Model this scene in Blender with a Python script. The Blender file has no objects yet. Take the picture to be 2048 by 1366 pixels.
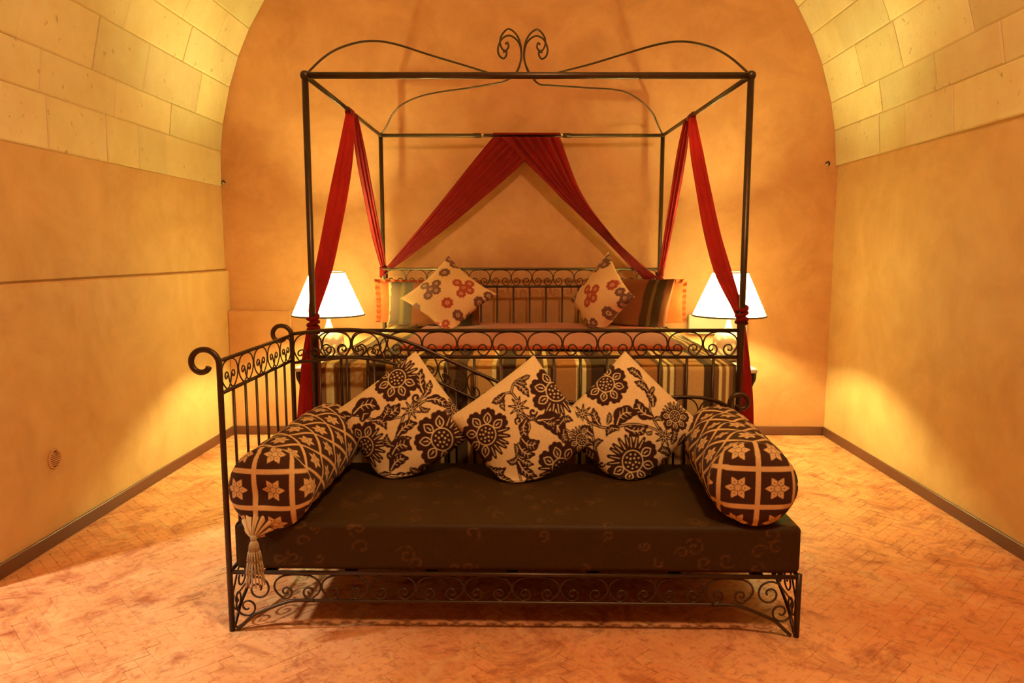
import bpy, math, random
import numpy as np
from mathutils import Vector, Matrix

# ------------------------------------------------------------------ camera, light, exposure
random.seed(7)
rng = np.random.default_rng(7)
FPX, IW, IH = 1460.0, 2048.0, 1366.0
CAM_H = 1.30
PITCH = math.radians(7.07)
YAW = math.atan(31.0 / FPX)
scene = bpy.context.scene
COL = scene.collection

cam_data = bpy.data.cameras.new('camera')
cam_data.sensor_width = 36.0
cam_data.lens = 36.0 * FPX / IW
cam_data.clip_start = 0.02
camera = bpy.data.objects.new('camera', cam_data)
COL.objects.link(camera)
camera.location = (0, 0, CAM_H)
camera.rotation_euler = (math.radians(90) - PITCH, 0, YAW)
scene.camera = camera

scene.view_settings.view_transform = 'Standard'
scene.view_settings.look = 'None'
scene.view_settings.gamma = 1.0
scene.view_settings.use_curve_mapping = False
scene.view_settings.exposure = 0.36

world = bpy.data.worlds.new('world')
scene.world = world
world.use_nodes = True
world.node_tree.nodes['Background'].inputs['Color'].default_value = (1.0, 0.75, 0.5, 1)
world.node_tree.nodes['Background'].inputs['Strength'].default_value = 0.02


def area_light(name, loc, target, size, size_y, power, color, shape='RECTANGLE', spread=180):
    d = bpy.data.lights.new(name, 'AREA')
    d.shape = shape
    d.size = size
    d.size_y = size_y
    d.energy = power
    d.color = color
    d.spread = math.radians(spread)
    o = bpy.data.objects.new(name, d)
    COL.objects.link(o)
    o.location = loc
    v = Vector(target) - Vector(loc)
    o.rotation_euler = v.to_track_quat('-Z', 'Y').to_euler()
    return o


# warm ceiling lamp of the vault behind the camera, and the light of the hall beyond the open doorway in the left wall
area_light('ceiling_lamp_light', (0.55, 0.9, 3.45), (0.1, 2.6, 0.0), 0.30, 0.30, 52, (1.0, 0.64, 0.32), 'DISK')
area_light('hall_light', (-2.90, 1.75, 2.30), (-1.6, 2.7, 0.0), 0.12, 0.12, 56, (0.92, 1.0, 0.84))


# ------------------------------------------------------------------ helpers
def srgb(r, g, b):
    f = lambda c: (c / 255 / 12.92) if c / 255 <= 0.04045 else ((c / 255 + 0.055) / 1.055) ** 2.4
    return (f(r), f(g), f(b), 1.0)


_cam_rot = camera.rotation_euler.to_matrix()


def ray(px, py):
    return _cam_rot @ Vector(((px - IW / 2) / FPX, (IH / 2 - py) / FPX, -1.0))


def hit(px, py, p0, n):
    """pixel -> point on the plane through p0 with normal n"""
    d = ray(px, py)
    o = Vector((0, 0, CAM_H))
    n = Vector(n)
    t = (Vector(p0) - o).dot(n) / d.dot(n)
    return o + d * t


def at_depth(px, py, y):
    return hit(px, py, (0, y, 0), (0, 1, 0))


def at_side(px, py, x):
    return hit(px, py, (x, 0, 0), (1, 0, 0))


def at_height(px, py, z):
    return hit(px, py, (0, 0, z), (0, 0, 1))


ORIGIN = {}


def thing(name, label, cat, loc=(0, 0, 0), group=None, rz=0.0):
    o = bpy.data.objects.new(name, None)
    o.empty_display_size = 0.1
    COL.objects.link(o)
    o.location = loc
    o.rotation_euler = (0, 0, rz)
    tag(o, label, cat, group)
    ORIGIN[o.name] = Vector(loc)
    return o


def tag(o, label, cat, group=None):
    o['label'] = label
    o['category'] = cat
    if group:
        o['group'] = group
    return o


def part(name, verts, faces, mat, parent=None, smooth=True, colors=None, origin=None, label=None):
    """one mesh object; verts in world coordinates (before the parent's rotation)"""
    if parent is not None:
        org = ORIGIN[parent.name]
    else:
        org = Vector(origin) if origin is not None else Vector((0, 0, 0))
    v = np.asarray(verts, dtype=float).reshape(-1, 3) - np.array(org)
    me = bpy.data.meshes.new(name)
    me.from_pydata([tuple(p) for p in v.tolist()], [], faces)
    me.update()
    if smooth:
        me.polygons.foreach_set('use_smooth', [True] * len(me.polygons))
    if colors is not None:
        ca = me.color_attributes.new('print', 'FLOAT_COLOR', 'POINT')
        c = np.ones((len(v), 4))
        c[:, :3] = np.asarray(colors)[:, :3]
        ca.data.foreach_set('color', c.ravel())
    me.materials.append(mat)
    o = bpy.data.objects.new(name, me)
    COL.objects.link(o)
    if parent is not None:
        o.parent = parent
    else:
        o.location = org
    ORIGIN[o.name] = Vector(org)
    if label:
        o['label'] = label
    return o


def structure(o):
    o['kind'] = 'structure'
    return o


def smooth_path(pts, n=8, closed=False):
    """Catmull-Rom through the points"""
    P = [np.array(p, dtype=float) for p in pts]
    if len(P) < 3:
        return P
    out = []
    m = len(P)
    seg = m if closed else m - 1
    for i in range(seg):
        p0 = P[(i - 1) % m] if closed or i > 0 else 2 * P[0] - P[1]
        p1, p2 = P[i], P[(i + 1) % m]
        p3 = P[(i + 2) % m] if closed or i + 2 < m else 2 * P[-1] - P[-2]
        for k in range(n):
            t = k / n
            out.append(0.5 * ((2 * p1) + (-p0 + p2) * t + (2 * p0 - 5 * p1 + 4 * p2 - p3) * t * t + (-p0 + 3 * p1 - 3 * p2 + p3) * t ** 3))
    if not closed:
        out.append(P[-1])
    return out


def tube(path, r, sides=8, closed=False, r_end=None):
    P = np.array([list(p) for p in path], dtype=float)
    n = len(P)
    T = np.zeros_like(P)
    T[1:-1] = P[2:] - P[:-2]
    T[0] = P[1] - P[0]
    T[-1] = P[-1] - P[-2]
    if closed:
        T[0] = T[-1] = P[1] - P[-1 if not closed else -2]
    T /= (np.linalg.norm(T, axis=1)[:, None] + 1e-12)
    a = np.array([0, 0, 1.0])
    if abs(T[0] @ a) > 0.9:
        a = np.array([1.0, 0, 0])
    N = np.cross(T[0], a)
    N /= np.linalg.norm(N)
    verts, faces = [], []
    for i in range(n):
        N = N - T[i] * (N @ T[i])
        N /= (np.linalg.norm(N) + 1e-12)
        B = np.cross(T[i], N)
        rr = r if r_end is None else r + (r_end - r) * i / (n - 1)
        for k in range(sides):
            an = 2 * math.pi * k / sides
            verts.append(P[i] + rr * (math.cos(an) * N + math.sin(an) * B))
    for i in range(n - 1):
        for k in range(sides):
            k2 = (k + 1) % sides
            faces.append((i * sides + k, i * sides + k2, (i + 1) * sides + k2, (i + 1) * sides + k))
    faces.append(tuple(reversed(range(sides))))
    faces.append(tuple((n - 1) * sides + k for k in range(sides)))
    return np.array(verts), faces


def merge(*vf):
    V, F, off = [], [], 0
    for v, f in vf:
        v = np.asarray(v, dtype=float).reshape(-1, 3)
        V.append(v)
        F += [tuple(i + off for i in q) for q in f]
        off += len(v)
    return np.vstack(V), F


def box(x0, x1, y0, y1, z0, z1, b=0.0):
    """box with chamfered edges"""
    if b <= 0:
        v = [(x, y, z) for z in (z0, z1) for y in (y0, y1) for x in (x0, x1)]
        f = [(0, 2, 3, 1), (4, 5, 7, 6), (0, 1, 5, 4), (2, 6, 7, 3), (0, 4, 6, 2), (1, 3, 7, 5)]
        return np.array(v, dtype=float), f
    v, idx = [], {}
    X, Y, Z = (x0, x1), (y0, y1), (z0, z1)
    for i in (0, 1):
        for j in (0, 1):
            for k in (0, 1):
                c = np.array([X[i], Y[j], Z[k]])
                s = np.array([1 - 2 * i, 1 - 2 * j, 1 - 2 * k]) * b
                for ax in range(3):
                    o = s.copy()
                    o[ax] = 0
                    idx[(i, j, k, ax)] = len(v)
                    v.append(c + o)
    f = []

    def order(q):
        c = np.mean([v[i] for i in q], axis=0)
        nrm = c - np.array([(x0 + x1) / 2, (y0 + y1) / 2, (z0 + z1) / 2])
        a = np.cross(v[q[1]] - v[q[0]], v[q[2]] - v[q[1]])
        return tuple(q) if a @ nrm > 0 else tuple(reversed(q))
    for ax in range(3):
        a1, a2 = [a for a in range(3) if a != ax]
        for s in (0, 1):
            q = []
            for (p, r_) in ((0, 0), (1, 0), (1, 1), (0, 1)):
                key = [0, 0, 0]
                key[ax], key[a1], key[a2] = s, p, r_
                q.append(idx[(*key, ax)])
            f.append(order(q))
    for ax in range(3):
        a1, a2 = [a for a in range(3) if a != ax]
        for p in (0, 1):
            for r_ in (0, 1):
                q = []
                for s, aa in ((0, a1), (1, a1), (1, a2), (0, a2)):
                    key = [0, 0, 0]
                    key[ax], key[a1], key[a2] = s, p, r_
                    q.append(idx[(*key, aa)])
                f.append(order(q))
    for i in (0, 1):
        for j in (0, 1):
            for k in (0, 1):
                f.append(order([idx[(i, j, k, a)] for a in range(3)]))
    return np.array(v), f


def lathe(profile, cx, cy, seg=32, cap=True):
    """profile: list of (r, z)"""
    V, F = [], []
    n = len(profile)
    for r, z in profile:
        for k in range(seg):
            a = 2 * math.pi * k / seg
            V.append((cx + r * math.cos(a), cy + r * math.sin(a), z))
    for i in range(n - 1):
        for k in range(seg):
            k2 = (k + 1) % seg
            F.append((i * seg + k, i * seg + k2, (i + 1) * seg + k2, (i + 1) * seg + k))
    if cap:
        F.append(tuple(reversed(range(seg))))
        F.append(tuple((n - 1) * seg + k for k in range(seg)))
    return np.array(V), F


def sphere(c, r, seg=12, rings=8, sz=1.0):
    prof = []
    for i in range(rings + 1):
        a = -math.pi / 2 + math.pi * i / rings
        prof.append((max(r * math.cos(a), 1e-4), c[2] + r * sz * math.sin(a)))
    return lathe(prof, c[0], c[1], seg)


def grid_faces(n, m, off=0, flip=False):
    F = []
    for i in range(n - 1):
        for j in range(m - 1):
            q = (off + i * m + j, off + (i + 1) * m + j, off + (i + 1) * m + j + 1, off + i * m + j + 1)
            F.append(tuple(reversed(q)) if flip else q)
    return F


# ------------------------------------------------------------------ materials
def new_mat(name):
    m = bpy.data.materials.new(name)
    m.use_nodes = True
    nt = m.node_tree
    return m, nt, nt.nodes['Principled BSDF']


def mix_rgb(nt, fac, a, b, blend='MIX'):
    n = nt.nodes.new('ShaderNodeMix')
    n.data_type = 'RGBA'
    n.blend_type = blend
    for sock, val in ((n.inputs[0], fac), (n.inputs[6], a), (n.inputs[7], b)):
        if isinstance(val, (int, float)):
            sock.default_value = val
        elif isinstance(val, tuple):
            sock.default_value = val
        else:
            nt.links.new(val, sock)
    return n.outputs[2]


def noise(nt, scale, detail=4, rough=0.55, vec=None, stretch=None, dist=0.0):
    n = nt.nodes.new('ShaderNodeTexNoise')
    n.inputs['Scale'].default_value = scale
    n.inputs['Detail'].default_value = detail
    n.inputs['Roughness'].default_value = rough
    n.inputs['Distortion'].default_value = dist
    g = nt.nodes.new('ShaderNodeNewGeometry') if vec is None else None
    src = g.outputs['Position'] if vec is None else vec
    if stretch:
        mp = nt.nodes.new('ShaderNodeMapping')
        mp.inputs['Scale'].default_value = stretch
        nt.links.new(src, mp.inputs['Vector'])
        src = mp.outputs['Vector']
    nt.links.new(src, n.inputs['Vector'])
    return n.outputs['Fac']


def ramp(nt, fac, stops):
    r = nt.nodes.new('ShaderNodeValToRGB')
    el = r.color_ramp.elements
    while len(el) < len(stops):
        el.new(0.5)
    for e, (p, c) in zip(el, stops):
        e.position = p
        e.color = c if isinstance(c, tuple) else (c, c, c, 1)
    nt.links.new(fac, r.inputs['Fac'])
    return r.outputs['Color']


def bump(nt, bsdf, height, strength=0.3, dist=0.01):
    b = nt.nodes.new('ShaderNodeBump')
    b.inputs['Strength'].default_value = strength
    b.inputs['Distance'].default_value = dist
    nt.links.new(height, b.inputs['Height'])
    nt.links.new(b.outputs['Normal'], bsdf.inputs['Normal'])


def plaster(name, c1, c2, c3):
    m, nt, b = new_mat(name)
    n1 = noise(nt, 2.2, 6, 0.65, dist=0.9)
    n2 = noise(nt, 6.0, 6, 0.65)
    f = ramp(nt, n1, [(0.32, 0.0), (0.68, 1.0)])
    base = mix_rgb(nt, f, c1, c2)
    f2 = ramp(nt, n2, [(0.45, 0.0), (0.75, 0.55)])
    base = mix_rgb(nt, f2, base, c3)
    nt.links.new(base, b.inputs['Base Color'])
    b.inputs['Roughness'].default_value = 0.62
    b.inputs['Specular IOR Level'].default_value = 0.35
    bump(nt, b, noise(nt, 14, 6, 0.6), 0.12, 0.01)
    return m


M_WALL = plaster('plaster_ochre', srgb(222, 179, 122), srgb(204, 157, 102), srgb(228, 188, 132))
M_WALL_BACK = plaster('plaster_ochre_back', srgb(208, 148, 98), srgb(186, 126, 80), srgb(218, 160, 108))


def stone_mat():
    m, nt, b = new_mat('tuff_stone')
    oi = nt.nodes.new('ShaderNodeAttribute')
    oi.attribute_name = 'print'
    n1 = noise(nt, 3.0, 6, 0.6)
    f = ramp(nt, n1, [(0.35, 0.0), (0.7, 1.0)])
    base = mix_rgb(nt, f, srgb(250, 234, 186), srgb(236, 214, 160))
    base = mix_rgb(nt, 1.0, base, oi.outputs['Color'], 'MULTIPLY')
    pits = ramp(nt, noise(nt, 22, 3, 0.5), [(0.66, 0.0), (0.74, 0.55)])
    base = mix_rgb(nt, pits, base, srgb(176, 138, 86))
    nt.links.new(base, b.inputs['Base Color'])
    b.inputs['Roughness'].default_value = 0.9
    b.inputs['Specular IOR Level'].default_value = 0.15
    bump(nt, b, noise(nt, 26, 8, 0.7), 0.45, 0.012)
    return m


M_STONE = stone_mat()
m_, nt_, b_ = new_mat('lime_mortar')
nt_.links.new(mix_rgb(nt_, noise(nt_, 9, 4), srgb(222, 196, 142), srgb(200, 168, 112)), b_.inputs['Base Color'])
b_.inputs['Roughness'].default_value = 0.95
M_MORTAR = m_


def floor_mat():
    m, nt, b = new_mat('worn_terracotta')
    at = nt.nodes.new('ShaderNodeAttribute')
    at.attribute_name = 'print'
    big = ramp(nt, noise(nt, 1.5, 6, 0.62, dist=0.8), [(0.35, 0.0), (0.66, 1.0)])
    base = mix_rgb(nt, big, srgb(226, 148, 96), srgb(242, 176, 122))
    base = mix_rgb(nt, 0.45, base, at.outputs['Color'], 'MULTIPLY')
    red = ramp(nt, noise(nt, 3.3, 8, 0.72, dist=1.4), [(0.50, 0.0), (0.66, 0.8)])
    base = mix_rgb(nt, red, base, srgb(158, 70, 38))
    dark = ramp(nt, noise(nt, 11.0, 8, 0.75, dist=1.0), [(0.56, 0.0), (0.70, 0.7)])
    base = mix_rgb(nt, dark, base, srgb(122, 66, 40))
    fine = ramp(nt, noise(nt, 34.0, 5, 0.7, dist=0.6), [(0.52, 0.0), (0.66, 0.55)])
    base = mix_rgb(nt, fine, base, srgb(172, 88, 50))
    dust = ramp(nt, noise(nt, 4.6, 8, 0.7, dist=0.9), [(0.52, 0.0), (0.72, 0.7)])
    base = mix_rgb(nt, dust, base, srgb(236, 190, 138))
    nt.links.new(base, b.inputs['Base Color'])
    rr = ramp(nt, noise(nt, 5, 5), [(0.3, 0.32), (0.7, 0.62)])
    nt.links.new(rr, b.inputs['Roughness'])
    b.inputs['Specular IOR Level'].default_value = 0.4
    bump(nt, b, noise(nt, 30, 8, 0.65), 0.25, 0.006)
    return m


M_BRICK = floor_mat()
m_, nt_, b_ = new_mat('floor_grout')
nt_.links.new(mix_rgb(nt_, noise(nt_, 7, 5), srgb(190, 120, 76), srgb(214, 150, 102)), b_.inputs['Base Color'])
b_.inputs['Roughness'].default_value = 0.85
M_GROUT = m_

m_, nt_, b_ = new_mat('brown_baseboard')
nt_.links.new(mix_rgb(nt_, noise(nt_, 5, 4), srgb(112, 62, 42), srgb(92, 48, 32)), b_.inputs['Base Color'])
b_.inputs['Roughness'].default_value = 0.42
M_BASE = m_

m_, nt_, b_ = new_mat('wrought_iron')
nt_.links.new(mix_rgb(nt_, noise(nt_, 30, 4), srgb(58, 40, 26), srgb(84, 60, 38)), b_.inputs['Base Color'])
b_.inputs['Metallic'].default_value = 0.55
b_.inputs['Roughness'].default_value = 0.38
M_IRON = m_

m_, nt_, b_ = new_mat('chrome')
nt_.links.new(mix_rgb(nt_, noise(nt_, 40, 2), (0.8, 0.78, 0.74, 1), (0.7, 0.68, 0.64, 1)), b_.inputs['Base Color'])
b_.inputs['Metallic'].default_value = 1.0
b_.inputs['Roughness'].default_value = 0.2
M_CHROME = m_


def cloth(name, c1, c2, scale=60, sheen=0.2, rough=0.9, translucent=0.0, bmp=0.15):
    m, nt, b = new_mat(name)
    col = mix_rgb(nt, noise(nt, scale, 4), c1, c2)
    nt.links.new(col, b.inputs['Base Color'])
    b.inputs['Roughness'].default_value = rough
    b.inputs['Specular IOR Level'].default_value = 0.15
    b.inputs['Sheen Weight'].default_value = sheen
    bump(nt, b, noise(nt, 260, 2), bmp, 0.002)
    if translucent > 0:
        t = nt.nodes.new('ShaderNodeBsdfTranslucent')
        nt.links.new(col, t.inputs['Color'])
        mx = nt.nodes.new('ShaderNodeMixShader')
        mx.inputs[0].default_value = translucent
        nt.links.new(b.outputs[0], mx.inputs[1])
        nt.links.new(t.outputs[0], mx.inputs[2])
        nt.links.new(mx.outputs[0], nt.nodes['Material Output'].inputs['Surface'])
    return m


M_RED = cloth('sheer_red_voile', srgb(158, 26, 20), srgb(128, 16, 14), 14, 0.1, 0.8, 0.45, 0.05)
M_TERRA = cloth('terracotta_cloth', srgb(178, 78, 30), srgb(156, 62, 22), 25)
M_TASSEL = cloth('cream_tassel_thread', srgb(206, 178, 132), srgb(150, 120, 84), 80)


def printed(name, rough=0.88, sheen=0.15, fine=180):
    m, nt, b = new_mat(name)
    at = nt.nodes.new('ShaderNodeAttribute')
    at.attribute_name = 'print'
    f = ramp(nt, noise(nt, fine, 3), [(0.3, 0.82), (0.7, 1.0)])
    nt.links.new(mix_rgb(nt, 1.0, at.outputs['Color'], f, 'MULTIPLY'), b.inputs['Base Color'])
    b.inputs['Roughness'].default_value = rough
    b.inputs['Specular IOR Level'].default_value = 0.15
    b.inputs['Sheen Weight'].default_value = sheen
    bump(nt, b, noise(nt, 300, 2), 0.18, 0.002)
    return m


M_PRINT = printed('printed_cotton', 0.88, 0.05)
M_VELVET = printed('brown_jacquard', 0.55, 0.0, 90)
M_CERAMIC = printed('lamp_ceramic', 0.35, 0.0, 40)

m_, nt_, b_ = new_mat('lampshade_parchment')
t_ = nt_.nodes.new('ShaderNodeBsdfTranslucent')
c_ = mix_rgb(nt_, noise(nt_, 50, 3), srgb(255, 252, 240), srgb(253, 248, 232))
nt_.links.new(c_, t_.inputs['Color'])
nt_.links.new(c_, b_.inputs['Base Color'])
b_.inputs['Roughness'].default_value = 0.8
x_ = nt_.nodes.new('ShaderNodeMixShader')
x_.inputs[0].default_value = 0.85
nt_.links.new(b_.outputs[0], x_.inputs[1])
nt_.links.new(t_.outputs[0], x_.inputs[2])
nt_.links.new(x_.outputs[0], nt_.nodes['Material Output'].inputs['Surface'])
M_SHADE = m_

m_, nt_, b_ = new_mat('added_shade_diffuser')  # for the discs added inside the lamp shades to weaken the direct light
t_ = nt_.nodes.new('ShaderNodeBsdfTranslucent')
nt_.links.new(mix_rgb(nt_, noise(nt_, 40, 2), srgb(255, 252, 240), srgb(250, 246, 232)), t_.inputs['Color'])
tr_ = nt_.nodes.new('ShaderNodeBsdfTransparent')
x_ = nt_.nodes.new('ShaderNodeMixShader')
x_.inputs[0].default_value = 0.55
nt_.links.new(tr_.outputs[0], x_.inputs[1])
nt_.links.new(t_.outputs[0], x_.inputs[2])
nt_.links.new(x_.outputs[0], nt_.nodes['Material Output'].inputs['Surface'])
M_DIFF = m_

m_, nt_, b_ = new_mat('lit_bulb')
nt_.links.new(mix_rgb(nt_, noise(nt_, 8, 1), (0.95, 1.0, 0.36, 1), (0.96, 1.0, 0.37, 1)), b_.inputs['Emission Color'])
b_.inputs['Emission Strength'].default_value = 4100
M_BULB = m_

m_, nt_, b_ = new_mat('dark_walnut')
nt_.links.new(mix_rgb(nt_, noise(nt_, 9, 6, stretch=(1, 1, 8)), srgb(78, 44, 24), srgb(50, 28, 16)), b_.inputs['Base Color'])
b_.inputs['Roughness'].default_value = 0.45
M_WOOD = m_

m_, nt_, b_ = new_mat('pale_marble')
nt_.links.new(mix_rgb(nt_, noise(nt_, 7, 6, dist=1.2), srgb(236, 226, 208), srgb(206, 192, 170)), b_.inputs['Base Color'])
b_.inputs['Roughness'].default_value = 0.3
M_MARBLE = m_

m_, nt_, b_ = new_mat('white_enamel')
nt_.links.new(mix_rgb(nt_, noise(nt_, 7, 3), srgb(240, 236, 226), srgb(228, 222, 210)), b_.inputs['Base Color'])
b_.inputs['Roughness'].default_value = 0.35
M_WHITE = m_

m_, nt_, b_ = new_mat('vent_plastic')
nt_.links.new(mix_rgb(nt_, noise(nt_, 7, 3), srgb(214, 156, 104), srgb(196, 138, 88)), b_.inputs['Base Color'])
b_.inputs['Roughness'].default_value = 0.5
M_VENT = m_

# ------------------------------------------------------------------ the room
XL, XR, YB, YF = -2.125, 2.095, 5.12, -1.7
VC = ((XL + XR) / 2, 1.81)          # axis of the barrel vault
VR = (XR - XL) / 2
SPR_L, SPR_R = 1.745, 1.875         # springing heights
WT = 0.25


def bxs(*bs):
    return merge(*[box(*b) for b in bs])


def wall(name, vf, mat):
    return structure(part(name, vf[0], vf[1], mat, smooth=False))


DOOR = (0.75, 2.60, 1.72)           # doorway in the left wall, out of the frame
wl_face = XL - 0.014
wall_left = wall('wall_left', bxs((wl_face - WT, wl_face, YF, DOOR[0], 0, SPR_L), (wl_face - WT, wl_face, DOOR[1], YB, 0, SPR_L)), M_WALL)
wr_face = XR + 0.014
wall_right = wall('wall_right', box(wr_face, wr_face + WT, YF, YB, 0, SPR_R), M_WALL)
wall_back = wall('wall_back', box(XL - WT, XR + WT, YB, YB + 0.2, -0.1, VC[1] + VR + 0.25), M_WALL_BACK)
wall_front = wall('wall_front', box(XL - WT, XR + WT, YF - 0.2, YF, -0.1, VC[1] + VR + 0.25), M_WALL_BACK)
# hall beyond the doorway
structure(part('wall_hall', *bxs((-4.5, -4.4, 0.0, 3.4, 0, 2.4), (-4.4, wl_face - WT, 0.0, 0.1, 0, 2.4), (-4.4, wl_face - WT, 3.3, 3.4, 0, 2.4), (-4.5, wl_face - WT, 0.0, 3.4, 2.4, 2.5)), M_WALL, smooth=False))
structure(part('floor_hall', *box(-4.5, wl_face, 0.0, 3.4, -0.1, -0.003), M_GROUT, smooth=False))

# raised plaster dado of the left wall, low plaster ledges on the back wall
dado_x = XL + 0.022
structure(part('trim_1', *box(wl_face, dado_x, DOOR[1], YB, 0, 1.165, 0.006), M_WALL, smooth=False))
structure(part('trim_4', *box(wl_face, XL - 0.003, DOOR[1], YB, 1.174, SPR_L - 0.0005, 0.003), M_WALL, smooth=False))
ledge_r = at_depth(581, 640, YB - 0.06).x
structure(part('trim_2', *box(dado_x, ledge_r, YB - 0.06, YB, 0, 0.885, 0.006), M_WALL_BACK, smooth=False))
lb = at_depth(1377, 668, YB - 0.05)
lt = at_depth(1496, 630, YB - 0.05)
structure(part('trim_3', *box(lb.x, lt.x, YB - 0.05, YB, lb.z, lt.z, 0.006), M_WHITE, smooth=False))

BH = 0.062
structure(part('baseboard_left', *box(dado_x, dado_x + 0.012, DOOR[1], YB - 0.06, 0, BH, 0.003), M_BASE, smooth=False))
structure(part('baseboard_right', *box(wr_face - 0.012, wr_face, YF, YB, 0, BH, 0.003), M_BASE, smooth=False))
structure(part('baseboard_back', *bxs((dado_x, ledge_r, YB - 0.072, YB - 0.06, 0, BH, 0.003), (ledge_r + 0.002, wr_face - 0.014, YB - 0.012, YB, 0, BH, 0.003)), M_BASE, smooth=False))

# --- barrel vault: mortar shell, and every ashlar block a piece of its own
T0 = math.asin((SPR_L - VC[1]) / VR)
T1 = math.pi - math.asin((SPR_R - VC[1]) / VR)


def vp(th, y, r):
    return (VC[0] - r * math.cos(th), y, VC[1] + r * math.sin(th))


seg = 72
sv, sf = [], []
for i in range(seg + 1):
    th = T0 + (T1 - T0) * i / seg
    for y in (YF, YB):
        sv.append(vp(th, y, VR + 0.006))
    for y in (YF, YB):
        sv.append(vp(th, y, VR + 0.20))
for i in range(seg):
    a, b = i * 4, (i + 1) * 4
    sf += [(a, a + 1, b + 1, b), (a + 2, b + 2, b + 3, a + 3), (a, b, b + 2, a + 2), (a + 1, a + 3, b + 3, b + 1)]
sf += [(0, 2, 3, 1), (seg * 4, seg * 4 + 1, seg * 4 + 3, seg * 4 + 2)]
ceiling = structure(part('ceiling', sv, sf, M_MORTAR, smooth=False))


def ashlar(t0, t1, y0, y1):
    g, bv = 0.0022, 0.006
    proud = random.uniform(-0.002, 0.003)
    V = []
    for (r, ing) in ((VR - proud, g + bv), (VR - proud + 0.004, g), (VR + 0.02, g)):
        dt = ing / VR
        skew = 0.0
        V += [vp(t0 + dt, y0 + ing + skew, r), vp(t0 + dt, y1 - ing, r), vp(t1 - dt, y1 - ing, r), vp(t1 - dt, y0 + ing + skew, r)]
    F = [(0, 1, 2, 3)]
    for a in (0, 4):
        for k in range(4):
            k2 = (k + 1) % 4
            F.append((a + k, a + 4 + k, a + 4 + k2, a + k2))
    return np.array(V), F


ncourse = 30
field = []
field_c = []
for c in range(ncourse):
    hgt = (T1 - T0) / ncourse
    t0, t1 = T0 + c * hgt, T0 + (c + 1) * hgt
    t0 += 0.010 * math.sin(c * 2.3) if c else 0
    t1 += 0.010 * math.sin((c + 1) * 2.3) if c < ncourse - 1 else 0
    y = YF
    cuts = [YF]
    y = YF + random.uniform(0.2, 0.5)
    while y < YB - 0.22:
        cuts.append(y)
        y += random.choice((0.30, 0.46, 0.52, 0.58, 0.64))
    cuts.append(YB)
    for y0, y1 in zip(cuts[:-1], cuts[1:]):
        v, f = ashlar(t0, t1, y0, y1)
        s = random.choice((1.0, 1.0, 0.97, 0.93, 0.88)) * random.uniform(0.97, 1.0)
        tint = np.tile([s, s * random.uniform(0.96, 1.0), s * random.uniform(0.88, 1.0)], (len(v), 1))
        mid = (t0 + t1) / 2
        if (mid < 0.85 or mid > math.pi - 0.85) and y1 > 1.3:
            part('stone', v, f, M_STONE, ceiling, smooth=False, colors=tint)
        else:
            field.append((v, f))
            field_c.append(tint)
v, f = merge(*field)
o = part('stone', v, f, M_STONE, ceiling, smooth=False, colors=np.vstack(field_c))
o['kind'] = 'stuff'

# --- floor: terracotta bricks in herringbone on a mortar bed
floor = structure(part('floor', *box(wl_face, wr_face, YF, YB, -0.1, -0.0035), M_GROUT, smooth=False))
BW = 0.048
BL = BW * 4


def clip_poly(P, x0, x1, y0, y1):
    for ax, lim, sgn in ((0, x0, 1), (0, x1, -1), (1, y0, 1), (1, y1, -1)):
        out = []
        for i in range(len(P)):
            a, b = P[i], P[(i + 1) % len(P)]
            da, db = sgn * (a[ax] - lim), sgn * (b[ax] - lim)
            if da >= 0:
                out.append(a)
            if da * db < 0:
                t = da / (da - db)
                out.append((a[0] + t * (b[0] - a[0]), a[1] + t * (b[1] - a[1])))
        P = out
        if len(P) < 3:
            return []
    return P


def floor_brick(P, z):
    n = len(P)
    c = np.mean(np.array(P), axis=0)
    V = []
    for ins, zz in ((0.0020, z), (0.0004, z - 0.0012), (0.0004, -0.012)):
        for p in P:
            d = np.array(p) - c
            L = np.linalg.norm(d) + 1e-9
            q = np.array(p) - d / L * min(ins * 1.6, L * 0.4)
            V.append((q[0], q[1], zz))
    F = [tuple(range(n))]
    for a in (0, n):
        for k in range(n):
            k2 = (k + 1) % n
            F.append((a + k, a + n + k, a + n + k2, a + k2))
    return np.array(V), F


ROT = math.radians(45)
cr, sr = math.cos(ROT), math.sin(ROT)
bricks = []
for j in range(-210, 210):
    for n in range(-20, 21):
        for (x, y, w, h) in ((j * BW + 2 * BL * n, j * BW, BL, BW), (j * BW + BL + 2 * BL * n, (j + 1) * BW - BL, BW, BL)):
            cx, cy = x + w / 2, y + h / 2
            wx, wy = cx * cr - cy * sr, cx * sr + cy * cr + 2.0
            if not (XL - 0.2 < wx < XR + 0.2 and YF - 0.2 < wy < YB + 0.2):
                continue
            P = [(x, y), (x + w, y), (x + w, y + h), (x, y + h)]
            P = [(a * cr - b * sr, a * sr + b * cr + 2.0) for a, b in P]
            P = clip_poly(P, wl_face + 0.001, wr_face - 0.001, YF + 0.001, YB - 0.001)
            if P:
                bricks.append((P, wx, wy))


def in_view(wx, wy):
    p = _cam_rot.transposed() @ (Vector((wx, wy, 0)) - Vector((0, 0, CAM_H)))
    if p.z > -0.2:
        return None
    px, py = IW / 2 + FPX * p.x / -p.z, IH / 2 - FPX * p.y / -p.z
    if not (-10 < px < IW + 10 and -10 < py < IH + 10):
        return None
    if 470 < px < 1580 and py < 1215:
        return None
    return -p.z


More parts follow.
